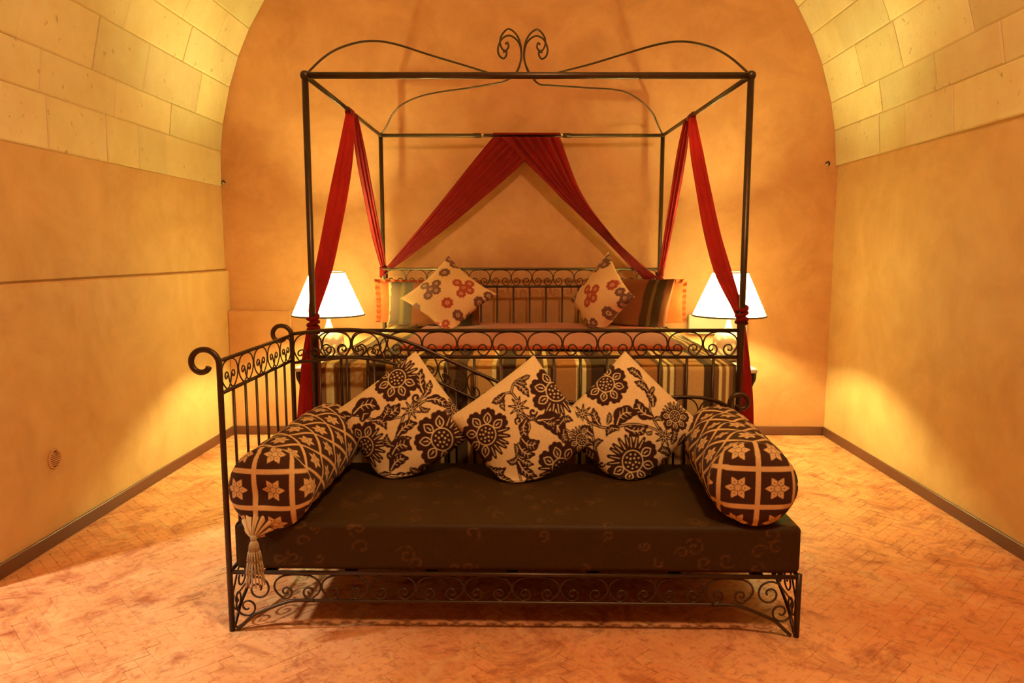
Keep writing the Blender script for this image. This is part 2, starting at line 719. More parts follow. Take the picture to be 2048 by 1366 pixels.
scored = sorted([(in_view(wx, wy), k) for k, (P, wx, wy) in enumerate(bricks) if in_view(wx, wy)])
single = {k for _, k in scored[:300]}
field, field_c = [], []
for k, (P, wx, wy) in enumerate(bricks):
    v, f = floor_brick(P, -random.uniform(0.0, 0.0012))
    s = random.uniform(0.80, 1.0)
    tint = np.tile([s, s * random.uniform(0.88, 1.0), s * random.uniform(0.82, 1.0)], (len(v), 1))
    if k in single:
        part('brick', v, f, M_BRICK, floor, smooth=False, colors=tint)
    else:
        field.append((v, f))
        field_c.append(tint)
v, f = merge(*field)
o = part('brick', v, f, M_BRICK, floor, smooth=False, colors=np.vstack(field_c))
o['kind'] = 'stuff'


# ------------------------------------------------------------------ ironwork pieces
def scroll_path(w, h):
    """arched C-scroll: bottom centre at (0,0), both ends rolled into spirals"""
    cx, cy, R = 0.25 * w, 0.30 * h, 0.29 * h
    R = min(R, 0.235 * w)
    cy = R * 1.02
    half = []
    a0, a1 = -math.pi / 2 - 2.55 * math.pi, -math.pi / 2 + 0.35
    n = 34
    for i in range(n + 1):
        t = i / n
        a = a0 + (a1 - a0) * t
        r = R * (0.10 + 0.90 * t ** 1.15)
        half.append((cx + r * math.cos(a), cy + r * math.sin(a)))
    tail = [half[-1], (0.445 * w, 0.26 * h), (0.495 * w, 0.50 * h), (0.445 * w, 0.76 * h), (0.30 * w, 0.935 * h), (0.13 * w, 0.99 * h), (0.0, h)]
    sm = smooth_path(tail, 5)
    half = half[:-1] + [tuple(p) for p in sm]
    other = [(-x, y) for x, y in reversed(half[:-1])]
    return half + other


def crossed_path(w, h):
    """tall loop whose ends cross at the foot and roll outwards (arm panel)"""
    half = [(0.0, h), (0.20 * w, 0.975 * h), (0.38 * w, 0.86 * h), (0.485 * w, 0.60 * h), (0.43 * w, 0.30 * h), (0.27 * w, 0.07 * h), (0.16 * w, 0.015 * h), (0.06 * w, 0.07 * h), (-0.03 * w, 0.22 * h), (-0.068 * w, 0.37 * h)]
    half = [tuple(p) for p in smooth_path(half, 6)]
    cx, cy, R = -0.205 * w, 0.45 * h, 0.165 * h
    n = 30
    for i in range(1, n + 1):
        t = i / n
        a = -0.1 + t * 1.05 * 2 * math.pi
        r = R * (1 - 0.66 * t)
        half.append((cx + r * math.cos(a), cy + r * math.sin(a)))
    other = [(-x, y) for x, y in reversed(half)]
    return other[:-1] + half


def curl(cx, cy, R, start, turns, r0=0.12, n=40, ccw=True):
    """spiral from outside in"""
    out = []
    for i in range(n + 1):
        t = i / n
        a = start + (1 if ccw else -1) * t * turns * 2 * math.pi
        r = R * (1 - (1 - r0) * t)
        out.append((cx + r * math.cos(a), cy + r * math.sin(a)))
    return out


def copy_part(src, parent, loc=None, rot=None, scale=None):
    c = src.copy()
    COL.objects.link(c)
    c.parent = parent
    if loc is not None:
        c.location = loc
    if rot is not None:
        c.rotation_euler = rot
    if scale is not None:
        c.scale = scale
    ORIGIN[c.name] = ORIGIN[src.name]
    return c


def scroll_row(parent, p0, p1, h, count, r=0.004, name='scroll', shape=scroll_path):
    """row of C-scrolls between two points (bottom line), standing up"""
    org = ORIGIN[parent.name]
    p0, p1 = Vector(p0), Vector(p1)
    d = p1 - p0
    w = d.length / count
    path = [(x, 0, y) for x, y in shape(w * 0.985, h)]
    v, f = tube(path, r, 6)
    ang = math.atan2(d.y, d.x)
    first = None
    for i in range(count):
        c = p0 + d * ((i + 0.5) / count) - org
        if first is None:
            first = part(name, v + np.array(org), f, M_IRON, parent)
            first.location = c
            first.rotation_euler = (0, 0, ang)
        else:
            copy_part(first, parent, c, (0, 0, ang))


def bar(name, a, b, r, parent, mat=None, sides=10):
    v, f = tube([tuple(a), tuple(b)], r, sides)
    return part(name, v, f, mat or M_IRON, parent)


# ------------------------------------------------------------------ canopy bed
BED_Y0, BED_L, BED_HW = 3.18, 1.80, 0.937
BED_RZ = 0.0226
bed = thing('canopy_bed', 'tall black wrought iron four-poster bed frame with scrollwork canopy', 'bed', (0, BED_Y0, 0), rz=BED_RZ)
BM = Matrix.Translation((0, BED_Y0, 0)) @ Matrix.Rotation(BED_RZ, 4, 'Z')
BMI = BM.inverted()


def bed_local(p):
    """true world point -> coordinates that part() expects for the turned bed"""
    q = BMI @ Vector(p)
    return Vector((q.x, q.y + BED_Y0, q.z))


def bed_world(x, y, z):
    return BM @ Vector((x, y - BED_Y0, z))


CAN_Z = at_depth(1053, 151, BED_Y0).z
REAR_Z = at_depth(1043, 271, BED_Y0 + BED_L).z
CZ = (CAN_Z + REAR_Z) / 2
FY, RY = BED_Y0, BED_Y0 + BED_L
PR = 0.0145
for sx in (-1, 1):
    pv = tube([(sx * BED_HW, FY, 0), (sx * BED_HW, FY, CAN_Z)], PR, 12)
    p = part('post', *pv, M_IRON, bed)
    part('finial', *sphere((sx * BED_HW, FY, CAN_Z), 0.021), M_IRON, p)
    pv = tube([(sx * BED_HW, RY, 0), (sx * BED_HW, RY, REAR_Z)], PR * 0.95, 12)
    p = part('post', *pv, M_IRON, bed)
    part('finial', *sphere((sx * BED_HW, RY, REAR_Z), 0.018), M_IRON, p)
    bar('canopy_rail', (sx * BED_HW, FY, CAN_Z), (sx * BED_HW, RY, REAR_Z), 0.0115, bed)
    bar('side_rail', (sx * BED_HW, FY, 0.34), (sx * BED_HW, RY, 0.34), 0.016, bed)
bar('canopy_rail', (-BED_HW, FY, CAN_Z), (BED_HW, FY, CAN_Z), 0.0145, bed)
rear_rail = bar('canopy_rail', (-BED_HW, RY, REAR_Z), (BED_HW, RY, REAR_Z), 0.0125, bed)
for px in (965, 1123):
    c = bed_local(hit(px, 271, bed_world(0, RY, 1), BM.to_3x3() @ Vector((0, 1, 0))))
    part('rail_joint', *sphere((c.x, RY - 0.012, REAR_Z), 0.011), M_CHROME, rear_rail, label='small bright rail joint knob')
    part('rail_sleeve', *tube([(c.x + (0.06 if px > 1043 else -0.06), RY, REAR_Z), (c.x + (0.012 if px > 1043 else -0.012), RY, REAR_Z)], 0.0155, 12), M_IRON, rear_rail)

# four canopy ribs sweep from the corners to the crown and roll up into scrolls
ctr = Vector((0, FY + BED_L * 0.5, 0))


def rib(sx, corner_y, corner_z, pix, crown):
    corner = Vector((sx * BED_HW, corner_y, corner_z))
    cw = bed_world(*corner)
    kw = bed_world(*ctr)
    dirv = Vector((kw.x - cw.x, kw.y - cw.y, 0)).normalized()
    nrm = Vector((-dirv.y, dirv.x, 0))
    pts = [corner]
    for px, py in pix:
        pts.append(bed_local(hit(px, py, cw, nrm)))
    # crown pixels are read on the plane across the bed centre
    for px, py in crown:
        q, yy = None, ctr.y
        for _ in range(4):
            q = bed_local(hit(px, py, bed_world(0, yy, 1), BM.to_3x3() @ Vector((0, 1, 0))))
            yy = ctr.y + (corner_y - ctr.y) * min(abs(q.x) / BED_HW, 1.0)
        pts.append(q)
    v, f = tube(smooth_path(pts, 8), 0.0052, 8)
    return part('canopy_rib', v, f, M_IRON, bed)


big_l = [(1030, 148), (1041, 124), (1043, 105), (1040, 84), (1031, 67), (1017, 58), (1005, 68), (1000, 83), (1004, 97), (1011, 101), (1017, 94), (1015, 85), (1011, 88)]
sm_l = [(1023, 156), (1035, 142), (1042, 118), (1042, 100), (1038, 86), (1028, 75), (1016, 71), (1003, 79), (996, 96), (998, 110), (1006, 117), (1012, 112), (1013, 103), (1007, 104)]
mir = lambda L: [(2 * 1045.5 - x, y + 1) for x, y in L]
rib(-1, FY, CAN_Z, [(650, 113), (690, 92), (740, 82), (790, 88), (860, 110), (930, 131), (985, 148)], [(1005, 153)] + sm_l)
rib(1, FY, CAN_Z, [(1458, 113), (1415, 92), (1365, 83), (1315, 89), (1245, 109), (1175, 130), (1108, 147)], [(1086, 152)] + mir(sm_l))
rib(-1, RY, REAR_Z, [(773, 252), (787, 226), (808, 207), (840, 193), (880, 184), (930, 177), (985, 168)], [(1008, 163)] + big_l)
rib(1, RY, REAR_Z, [(1316, 250), (1305, 226), (1284, 204), (1255, 186), (1225, 179), (1180, 176), (1105, 171)], [(1078, 168)] + mir(big_l))

# footboard
FB_T, FB_L = at_depth(1053, 661, FY).z, at_depth(1053, 714, FY).z
bar('footboard_rail', (-BED_HW, FY, FB_T), (BED_HW, FY, FB_T), 0.0085, bed)
bar('footboard_rail', (-BED_HW, FY, FB_L), (BED_HW, FY, FB_L), 0.0080, bed)
bar('footboard_rail', (-BED_HW, FY, 0.34), (BED_HW, FY, 0.34), 0.0100, bed)
scroll_row(bed, (-BED_HW + 0.012, FY, FB_L + 0.006), (BED_HW - 0.012, FY, FB_L + 0.006), FB_T - FB_L - 0.012, 12, 0.0036, 'footboard_scroll')
nb = 16
proto = None
for i in range(1, nb):
    x = -BED_HW + 2 * BED_HW * i / nb
    if proto is None:
        proto = bar('spindle', (x, FY, 0.34), (x, FY, FB_L), 0.0062, bed, sides=8)
        px0 = x
    else:
        copy_part(proto, bed, (x - px0, 0, 0))
# headboard
HB_Y = RY - 0.02
HB_T, HB_L = at_depth(1043, 538, HB_Y).z, at_depth(1043, 573, HB_Y).z
bar('headboard_rail', (-BED_HW, HB_Y, HB_T), (BED_HW, HB_Y, HB_T), 0.0095, bed)
bar('headboard_rail', (-BED_HW, HB_Y, HB_L), (BED_HW, HB_Y, HB_L), 0.0085, bed)
bar('headboard_rail', (-BED_HW, HB_Y, 0.34), (BED_HW, HB_Y, 0.34), 0.0100, bed)
scroll_row(bed, (-BED_HW + 0.012, HB_Y, HB_L + 0.006), (BED_HW - 0.012, HB_Y, HB_L + 0.006), HB_T - HB_L - 0.012, 13, 0.0034, 'headboard_scroll')
proto = None
nb = 17
for i in range(1, nb):
    x = -BED_HW + 2 * BED_HW * i / nb
    if proto is None:
        proto = bar('spindle', (x, HB_Y, 0.34), (x, HB_Y, HB_L), 0.0062, bed, sides=8)
        px0 = x
    else:
        copy_part(proto, bed, (x - px0, 0, 0))
# slat base that carries the mattress
for i in range(9):
    y = FY + 0.12 + i * (BED_L - 0.24) / 8
    part('slat', *box(-BED_HW + 0.01, BED_HW - 0.01, y - 0.035, y + 0.035, 0.345, 0.365, 0.003), M_WOOD, bed, smooth=False)


# ------------------------------------------------------------------ day bed
DY0, DY1 = at_height(465, 1261, 0).y, 3.10
DXL, DXR = at_height(465, 1261, 0).x, at_height(1582, 1259, 0).x
day = thing('daybed', 'black wrought iron daybed frame with one scrolled arm and sloping back', 'daybed', (DXL, DY0, 0))
DR = 0.0098
SEAT = 0.212
# posts with rolled tops
ARM_T = at_side(433, 724, DXL).z
ARM_L = at_side(436, 790, DXL).z


def rolled_post(x, y, top, px_c, R, sgn):
    """post rising to `top`, then rolling outwards (sgn -1: to the left)"""
    c = (x + sgn * R, top)
    path = [(x, y, 0), (x, y, top * 0.5), (x, y, top - 0.02)]
    for a, b in curl(c[0], c[1], R, 0 if sgn < 0 else math.pi, 0.92, 0.42, 36, ccw=(sgn < 0)):
        path.append((a, y, b))
    return tube(path, DR, 10)


ztop_f = at_depth(395, 694, DY0).z
part('post', *rolled_post(DXL, DY0, ztop_f - 0.055, None, 0.055, -1), M_IRON, day)
ztop_b = at_depth(566, 648, DY1).z
part('post', *rolled_post(DXL, DY1, ztop_b - 0.048, None, 0.048, -1), M_IRON, day)
rp = at_depth(1459, 812, DY1)
ztop_r = at_depth(1485, 785, DY1).z
part('post', *rolled_post(rp.x, DY1, ztop_r - 0.046, None, 0.046, 1), M_IRON, day)
bar('leg', (DXR, DY0, 0), (DXR, DY0, SEAT + 0.012), DR, day)
bar('leg', (DXR, DY1, 0), (DXR, DY1, SEAT + 0.012), DR, day)
# seat frame
bar('seat_rail', (DXL, DY0, SEAT), (DXR, DY0, SEAT), 0.0075, day)
bar('seat_rail', (DXL, DY1, SEAT), (DXR, DY1, SEAT), 0.0075, day)
bar('seat_rail', (DXL, DY0, SEAT), (DXL, DY1, SEAT), 0.0075, day)
bar('seat_rail', (DXR, DY0, SEAT), (DXR, DY1, SEAT), 0.0075, day)
for i in range(7):
    x = DXL + (i + 0.5) * (DXR - DXL) / 7
    part('seat_slat', *box(x - 0.02, x + 0.02, DY0 + 0.008, DY1 - 0.008, SEAT - 0.004, SEAT + 0.006), M_IRON, day, smooth=False)

# left arm panel
bar('arm_rail', (DXL, DY0, ARM_T), (DXL, DY1, ARM_T), 0.0065, day)
bar('arm_rail', (DXL, DY0, ARM_L), (DXL, DY1, ARM_L), 0.0065, day)
scroll_row(day, (DXL, DY0 + 0.01, ARM_L + 0.005), (DXL, DY1 - 0.01, ARM_L + 0.005), ARM_T - ARM_L - 0.010, 5, 0.0027, 'arm_scroll', crossed_path)
proto = None
for i in range(1, 7):
    y = DY0 + (DY1 - DY0) * i / 7
    if proto is None:
        proto = bar('spindle', (DXL, y, SEAT), (DXL, y, ARM_L), 0.0052, day, sides=8)
        py0 = y
    else:
        copy_part(proto, day, (0, y - py0, 0))

# sloping back
top_px = [(596, 668), (644, 661), (700, 659), (732, 662), (761, 668), (790, 676), (834, 691), (870, 707), (920, 730), (960, 748), (1000, 765), (1060, 787), (1130, 803), (1200, 808), (1270, 803), (1340, 795), (1380, 794), (1412, 797), (1436, 803), (1459, 814)]
top = [at_depth(x, y, DY1) for x, y in top_px]
top[0] = Vector((DXL, DY1, top[0].z))
top[-1] = Vector((rp.x, DY1, top[-1].z))
tp = smooth_path(top, 6)
part('back_rail', *tube(tp, 0.0075, 8), M_IRON, day)
low_px = [(596, 726), (650, 719), (700, 715), (746, 719), (768, 723), (798, 731), (850, 752), (906, 778), (950, 798), (1000, 820), (1060, 843), (1130, 858), (1200, 862), (1270, 860), (1340, 858), (1400, 860), (1459, 868)]
low = [at_depth(x, y, DY1) for x, y in low_px]
low[0] = Vector((DXL, DY1, low[0].z))
low[-1] = Vector((rp.x, DY1, low[-1].z))
lp = smooth_path(low, 6)
part('back_rail', *tube(lp, 0.0065, 8), M_IRON, day)


def z_on(path, x):
    xs = [p[0] for p in path]
    return float(np.interp(x, xs, [p[2] for p in path]))


nsc = 15
for i in range(nsc):
    x0 = DXL + 0.006 + (rp.x - DXL - 0.012) * i / nsc
    x1 = DXL + 0.006 + (rp.x - DXL - 0.012) * (i + 1) / nsc
    w = (x1 - x0) * 0.985
    xm = (x0 + x1) / 2
    hmid = z_on(tp, xm) - z_on(lp, xm) - 0.012
    pth = []
    for a, b in scroll_path(w, hmid):
        xx = xm + a
        lo, hi = z_on(lp, xx) + 0.006, z_on(tp, xx) - 0.006
        pth.append((xx, DY1, lo + (hi - lo) * b / hmid))
    part('back_scroll', *tube(pth, 0.0034, 6), M_IRON, day)
for i in range(1, 16):
    x = DXL + (rp.x - DXL) * i / 16
    bar('spindle', (x, DY1, SEAT), (x, DY1, z_on(lp, x)), 0.0050, day, sides=8)

# scrolled apron on the four sides, each with a bowed bottom rail
AP_Z = at_depth(1020, 1205, DY0).z


def apron(p0, p1, n_scroll, name='apron'):
    p0, p1 = Vector(p0), Vector(p1)
    d = p1 - p0
    L = d.length
    u = d / L
    prof = [(0.019, 0.004), (0.038, 0.019), (0.073, 0.047), (0.11, 0.063), (0.154, 0.079), (0.19, 0.090), (0.22, 0.096), (0.26, AP_Z), (0.29, AP_Z), (0.34, AP_Z)]
    prof = [(a, min(z * AP_Z / 0.0965, AP_Z)) for a, z in prof]
    pts = [p0 + u * a + Vector((0, 0, z)) for a, z in prof]
    pts += [p0 + u * (L - a) + Vector((0, 0, z)) for a, z in reversed(prof)]
    part('apron_rail', *tube(smooth_path([tuple(p) for p in pts], 5), 0.0062, 8), M_IRON, day)
    h = SEAT - AP_Z - 0.012
    a0 = 0.150
    scroll_row(day, p0 + u * a0 + Vector((0, 0, AP_Z + 0.005)), p1 - u * a0 + Vector((0, 0, AP_Z + 0.005)), h, n_scroll, 0.0035, 'apron_scroll')
    # corner S-scrolls
    for s in (0, 1):
        f = (lambda a, z: (p0 + u * a + Vector((0, 0, z)))) if s == 0 else (lambda a, z: (p0 + u * (L - a) + Vector((0, 0, z))))
        up = curl(0.096, SEAT - 0.060, 0.046, math.pi * 0.75, 1.45, 0.18, 40, ccw=False)
        dn = curl(0.056, 0.088, 0.040, math.pi * 0.80, 1.45, 0.18, 40, ccw=True)
        pth = [tuple(f(*q)) for q in reversed(up)] + [tuple(f(0.020, 0.128))] + [tuple(f(*q)) for q in dn]
        part('corner_scroll', *tube(pth, 0.0035, 6), M_IRON, day)
    return None


apron((DXL, DY0, 0), (DXR, DY0, 0), 10)
apron((DXL, DY0, 0), (DXL, DY1, 0), 4)
apron((DXR, DY0, 0), (DXR, DY1, 0), 4)
apron((DXL, DY1, 0), (DXR, DY1, 0), 10)

# ------------------------------------------------------------------ printed cloth: small raster painter for flat print
class Print:
    """coverage raster; coordinates 0..size in drawing units"""

    def __init__(self, size=1366.0, n=460):
        self.s = n / size
        self.n = n
        self.a = np.zeros((n, n))

    def disc(self, x, y, r, val):
        x, y, r = x * self.s, y * self.s, max(r * self.s, 0.45)
        x0, x1 = int(max(0, x - r - 2)), int(min(self.n, x + r + 3))
        y0, y1 = int(max(0, y - r - 2)), int(min(self.n, y + r + 3))
        if x0 >= x1 or y0 >= y1:
            return
        yy, xx = np.mgrid[y0:y1, x0:x1]
        c = np.clip(r + 0.5 - np.hypot(xx - x, yy - y), 0, 1)
        self.a[y0:y1, x0:x1] = self.a[y0:y1, x0:x1] * (1 - c) + val * c

    def stroke(self, pts, w0, w1, val):
        P = smooth_path([(p[0], p[1]) for p in pts], 10) if len(pts) > 2 else [np.array(p, float) for p in pts]
        L = sum(np.linalg.norm(P[i + 1] - P[i]) for i in range(len(P) - 1)) + 1e-6
        d = 0.0
        for i in range(len(P) - 1):
            l = np.linalg.norm(P[i + 1] - P[i])
            k = max(1, int(l * self.s * 1.2))
            for j in range(k):
                q = P[i] + (P[i + 1] - P[i]) * j / k
                w = w0 + (w1 - w0) * (d + l * j / k) / L
                self.disc(q[0], q[1], w / 2, val)
            d += l

    def sample(self, x, y):
        """bilinear"""
        fx = np.clip(np.asarray(x) * self.s, 0, self.n - 1.001)
        fy = np.clip(np.asarray(y) * self.s, 0, self.n - 1.001)
        ix, iy = fx.astype(int), fy.astype(int)
        tx, ty = fx - ix, fy - iy
        a = self.a
        return (a[iy, ix] * (1 - tx) + a[iy, ix + 1] * tx) * (1 - ty) + (a[iy + 1, ix] * (1 - tx) + a[iy + 1, ix + 1] * tx) * ty

    # motifs of the damask
    def flower(self, cx, cy, R, rot=0.0, spiky=(0.35, 0.75)):
        n = 8
        for i in range(n):
            t = i / n
            a = rot + t * 2 * math.pi
            ux, uy = math.cos(a), math.sin(a)
            vx, vy = -uy, ux
            if spiky[0] <= t < spiky[1]:
                for k in (-0.30, 0.0, 0.30):
                    b = a + k
                    e = (cx + R * 0.92 * math.cos(b), cy + R * 0.92 * math.sin(b))
                    self.stroke([(cx + 0.4 * R * math.cos(b), cy + 0.4 * R * math.sin(b)), e], 0.25 * R, 0.11 * R, 1)
                    self.stroke([(cx + 0.5 * R * math.cos(b), cy + 0.5 * R * math.sin(b)), (cx + 0.85 * R * math.cos(b), cy + 0.85 * R * math.sin(b))], 0.035 * R, 0.02 * R, 0)
                continue
            for (d, s, r) in ((0.50, 0, 0.24), (0.68, 0.12, 0.20), (0.68, -0.12, 0.20), (0.84, 0.16, 0.13), (0.84, -0.16, 0.13), (0.92, 0.0, 0.11)):
                self.disc(cx + R * (ux * d + vx * s), cy + R * (uy * d + vy * s), r * R, 1)
        for i in range(n):
            t = i / n
            if spiky[0] <= t < spiky[1]:
                continue
            a = rot + t * 2 * math.pi
            ux, uy = math.cos(a), math.sin(a)
            vx, vy = -uy, ux
            for s in (-1, 1):
                self.stroke([(cx + R * (ux * d + vx * s * q), cy + R * (uy * d + vy * s * q)) for d, q in ((0.40, 0.02), (0.52, 0.12), (0.66, 0.13), (0.82, 0.0))], 0.045 * R, 0.035 * R, 0)
            self.stroke([(cx + R * ux * 0.52, cy + R * uy * 0.52), (cx + R * ux * 0.68, cy + R * uy * 0.68)], 0.05 * R, 0.02 * R, 0)
        self.disc(cx, cy, 0.40 * R, 0)
        self.disc(cx, cy, 0.36 * R, 1)
        for k in range(9):
            a = rot + k * 2 * math.pi / 9
            self.disc(cx + 0.25 * R * math.cos(a), cy + 0.25 * R * math.sin(a), 0.035 * R, 0)
        for k in range(5):
            a = rot + k * 2 * math.pi / 5
            self.disc(cx + 0.12 * R * math.cos(a), cy + 0.12 * R * math.sin(a), 0.04 * R, 0)

    def star(self, cx, cy, R, rot=0.0):
        for k in range(8):
            a = rot + k * math.pi / 4
            self.stroke([(cx, cy), (cx + R * 0.7 * math.cos(a), cy + R * 0.7 * math.sin(a)), (cx + R * math.cos(a), cy + R * math.sin(a))], 0.42 * R, 0.14 * R, 1)
        for k in range(8):
            a = rot + k * math.pi / 4
            self.stroke([(cx + 0.28 * R * math.cos(a), cy + 0.28 * R * math.sin(a)), (cx + 0.68 * R * math.cos(a), cy + 0.68 * R * math.sin(a))], 0.07 * R, 0.05 * R, 0)
        self.disc(cx, cy, 0.2 * R, 0)
        self.disc(cx, cy, 0.11 * R, 1)

    def leaf(self, x0, y0, x1, y1, bend=0.2, w=0.34):
        w = w * 1.2
        dx, dy = x1 - x0, y1 - y0
        L = math.hypot(dx, dy)
        nx, ny = -dy / L, dx / L
        mid = lambda t: (x0 + dx * t + nx * bend * L * 4 * t * (1 - t), y0 + dy * t + ny * bend * L * 4 * t * (1 - t))
        for i in range(22):
            t = i / 21
            q = mid(t)
            wd = w * L * (math.sin(math.pi * min(1, t * 0.92 + 0.06)) ** 0.8) * 0.5 * (1 + 0.22 * math.sin(t * 21))
            self.disc(q[0], q[1], max(wd, 3), 1)
        self.stroke([mid(0.02), mid(0.3), mid(0.6), mid(0.85)], 0.05 * L, 0.03 * L, 0)
        for t in (0.3, 0.48, 0.66):
            q = mid(t)
            for s in (-1, 1):
                e = (q[0] + dx * 0.12 + nx * s * w * L * 0.34, q[1] + dy * 0.12 + ny * s * w * L * 0.34)
                self.stroke([q, e], 0.032 * L, 0.02 * L, 0)

    def hook(self, x, y, r, a0, ccw=True):
        self.stroke(curl(x, y, r, a0, 0.9, 0.25, 14, ccw), r * 0.45, r * 0.55, 1)

    def vine(self, pts, w=28):
        self.stroke(pts, w, w * 0.8, 1)
        self.stroke(pts, w * 0.22, w * 0.2, 0)


def damask_a():
    p = Print()
    p.flower(650, 290, 235, 1.1, (0.5, 0.8))
    p.flower(1120, 860, 265, 2.2, (0.45, 0.8))
    p.flower(360, 930, 230, 2.6, (0.45, 0.9))
    p.vine([(60, 700), (240, 640), (480, 690), (740, 665)])
    p.leaf(330, 690, 420, 520, -0.1, .5); p.leaf(230, 630, 500, 590, -0.25, .4); p.leaf(520, 660, 700, 540, 0.15, .4); p.leaf(540, 680, 590, 540, 0.1, .4)
    p.leaf(430, 700, 580, 780, -0.25, .35); p.leaf(200, 650, 60, 720, 0.2, .5)
    p.vine([(745, 660), (690, 820), (630, 1000), (620, 1190)])
    p.leaf(690, 840, 880, 720, -0.15, .34); p.leaf(690, 860, 830, 850, 0.1, .34); p.leaf(640, 1010, 830, 960, -0.35, .5); p.leaf(630, 1150, 800, 1040, -0.2, .4)
    p.leaf(660, 930, 590, 820, -0.3, .4); p.hook(620, 1010, 40, 0); p.leaf(620, 1190, 500, 1230, 0.1, .4)
    p.star(815, 600, 95, 0.2)
    p.vine([(840, 560), (930, 440), (900, 280)]); p.leaf(930, 430, 890, 190, -0.1, .3); p.leaf(930, 470, 980, 300, 0.1, .3); p.hook(860, 480, 42, 1.5)
    p.vine([(880, 550), (1000, 490), (1130, 550)]); p.leaf(960, 500, 1160, 570, -0.2, .34); p.leaf(900, 560, 1000, 580, 0.3, .4)
    p.leaf(620, 1210, 900, 1180, 0.08, .26); p.leaf(860, 1200, 1120, 1140, -0.1, .36); p.leaf(820, 1130, 930, 1160, .2, .5)
    p.star(90, 700, 60); p.flower(1250, 560, 130)
    return p


def damask_b():
    p = Print()
    p.flower(310, 815, 245, 3.2, (0.4, 0.75))
    p.flower(985, 405, 255, 3.3, (0.55, 0.85))
    p.flower(1040, 1110, 240, 3.6, (0.6, 0.95))
    p.flower(1235, 850, 140, 0.3, (0.4, 0.7))
    p.star(620, 565, 100, 0.1)
    p.vine([(640, 640), (725, 730), (690, 830), (610, 930), (610, 1060), (650, 1250)])
    p.leaf(650, 850, 820, 870, 0.3, .5); p.leaf(620, 900, 780, 990, 0.2, .4); p.leaf(620, 1000, 510, 1050, -0.3, .4); p.leaf(620, 1050, 800, 1190, 0.15, .34); p.leaf(620, 1020, 770, 1080, 0.1, .3); p.leaf(600, 1000, 580, 900, .2, .4)
    p.leaf(700, 680, 720, 850, .25, .4)
    p.vine([(680, 640), (800, 690), (960, 700), (1090, 770), (1180, 810)])
    p.leaf(800, 690, 1030, 850, -0.3, .46); p.leaf(860, 690, 1000, 690, .2, .4); p.leaf(1020, 720, 1150, 680, -.25, .4); p.leaf(1060, 760, 1110, 880, .2, .5); p.leaf(690, 640, 790, 640, .3, .4); p.hook(760, 610, 40, 0); p.hook(620, 690, 36, 2)
    p.vine([(600, 490), (545, 430), (450, 440)]); p.leaf(470, 450, 490, 600, .15, .3); p.leaf(480, 440, 360, 520, -.1, .4)
    p.vine([(545, 430), (580, 330), (700, 260)]); p.leaf(580, 340, 720, 470, -.1, .3); p.leaf(600, 320, 700, 350, 0, .4); p.leaf(640, 310, 730, 260, 0, .4)
    p.leaf(400, 1160, 580, 1270, .1, .34); p.leaf(340, 1100, 500, 1110, .3, .4); p.leaf(700, 1300, 720, 1200, .2, .6); p.leaf(950, 1260, 880, 1240, .2, .6)
    p.leaf(1200, 640, 1180, 560, .2, .5); p.flower(900, 120, 60)
    return p


def damask_c():
    p = Print()
    p.flower(450, 345, 215, 0.2, (0.45, 0.7))
    p.flower(690, 1065, 260, 0.2, (0.5, 0.85))
    p.star(215, 630, 95, 0.1); p.star(1005, 840, 95, 0.3)
    p.vine([(270, 710), (450, 765), (700, 730), (900, 770), (990, 830)])
    p.leaf(380, 740, 320, 580, -.1, .34); p.leaf(450, 730, 470, 620, .1, .36); p.leaf(540, 740, 730, 640, -.3, .5); p.leaf(620, 760, 840, 740, .2, .34); p.leaf(560, 780, 440, 840, .3, .4)
    p.vine([(290, 720), (320, 880), (370, 1060)])
    p.leaf(310, 830, 140, 750, .1, .36); p.leaf(310, 910, 180, 890, .1, .4); p.leaf(330, 960, 410, 880, -.3, .4); p.leaf(350, 1080, 190, 970, .1, .5); p.leaf(360, 1140, 260, 1060, .1, .5); p.hook(400, 1090, 30, 0)
    p.vine([(950, 770), (870, 620), (880, 480), (820, 330), (700, 210)])
    p.leaf(890, 660, 740, 500, -.2, .42); p.leaf(900, 560, 830, 420, .2, .4); p.leaf(860, 420, 730, 330, .1, .36); p.leaf(880, 430, 920, 370, .1, .5); p.leaf(800, 290, 670, 200, .1, .4); p.leaf(900, 700, 990, 700, -.3, .4); p.leaf(880, 790, 820, 800, -.3, .5)
    p.flower(1120, 650, 150, 0.8, (0.5, 0.8)); p.leaf(1080, 900, 1110, 760, .1, .36); p.leaf(1150, 900, 1220, 800, .1, .36)
    p.leaf(1080, 1010, 940, 970, .2, .4); p.leaf(1060, 1080, 980, 1060, .2, .5); p.flower(40, 850, 130); p.leaf(420, 1230, 560, 1280, .1, .4); p.leaf(600, 1290, 700, 1300, .2, .5)
    return p


CREAM = np.array(srgb(238, 204, 150)[:3])
DARK = np.array(srgb(66, 34, 26)[:3])


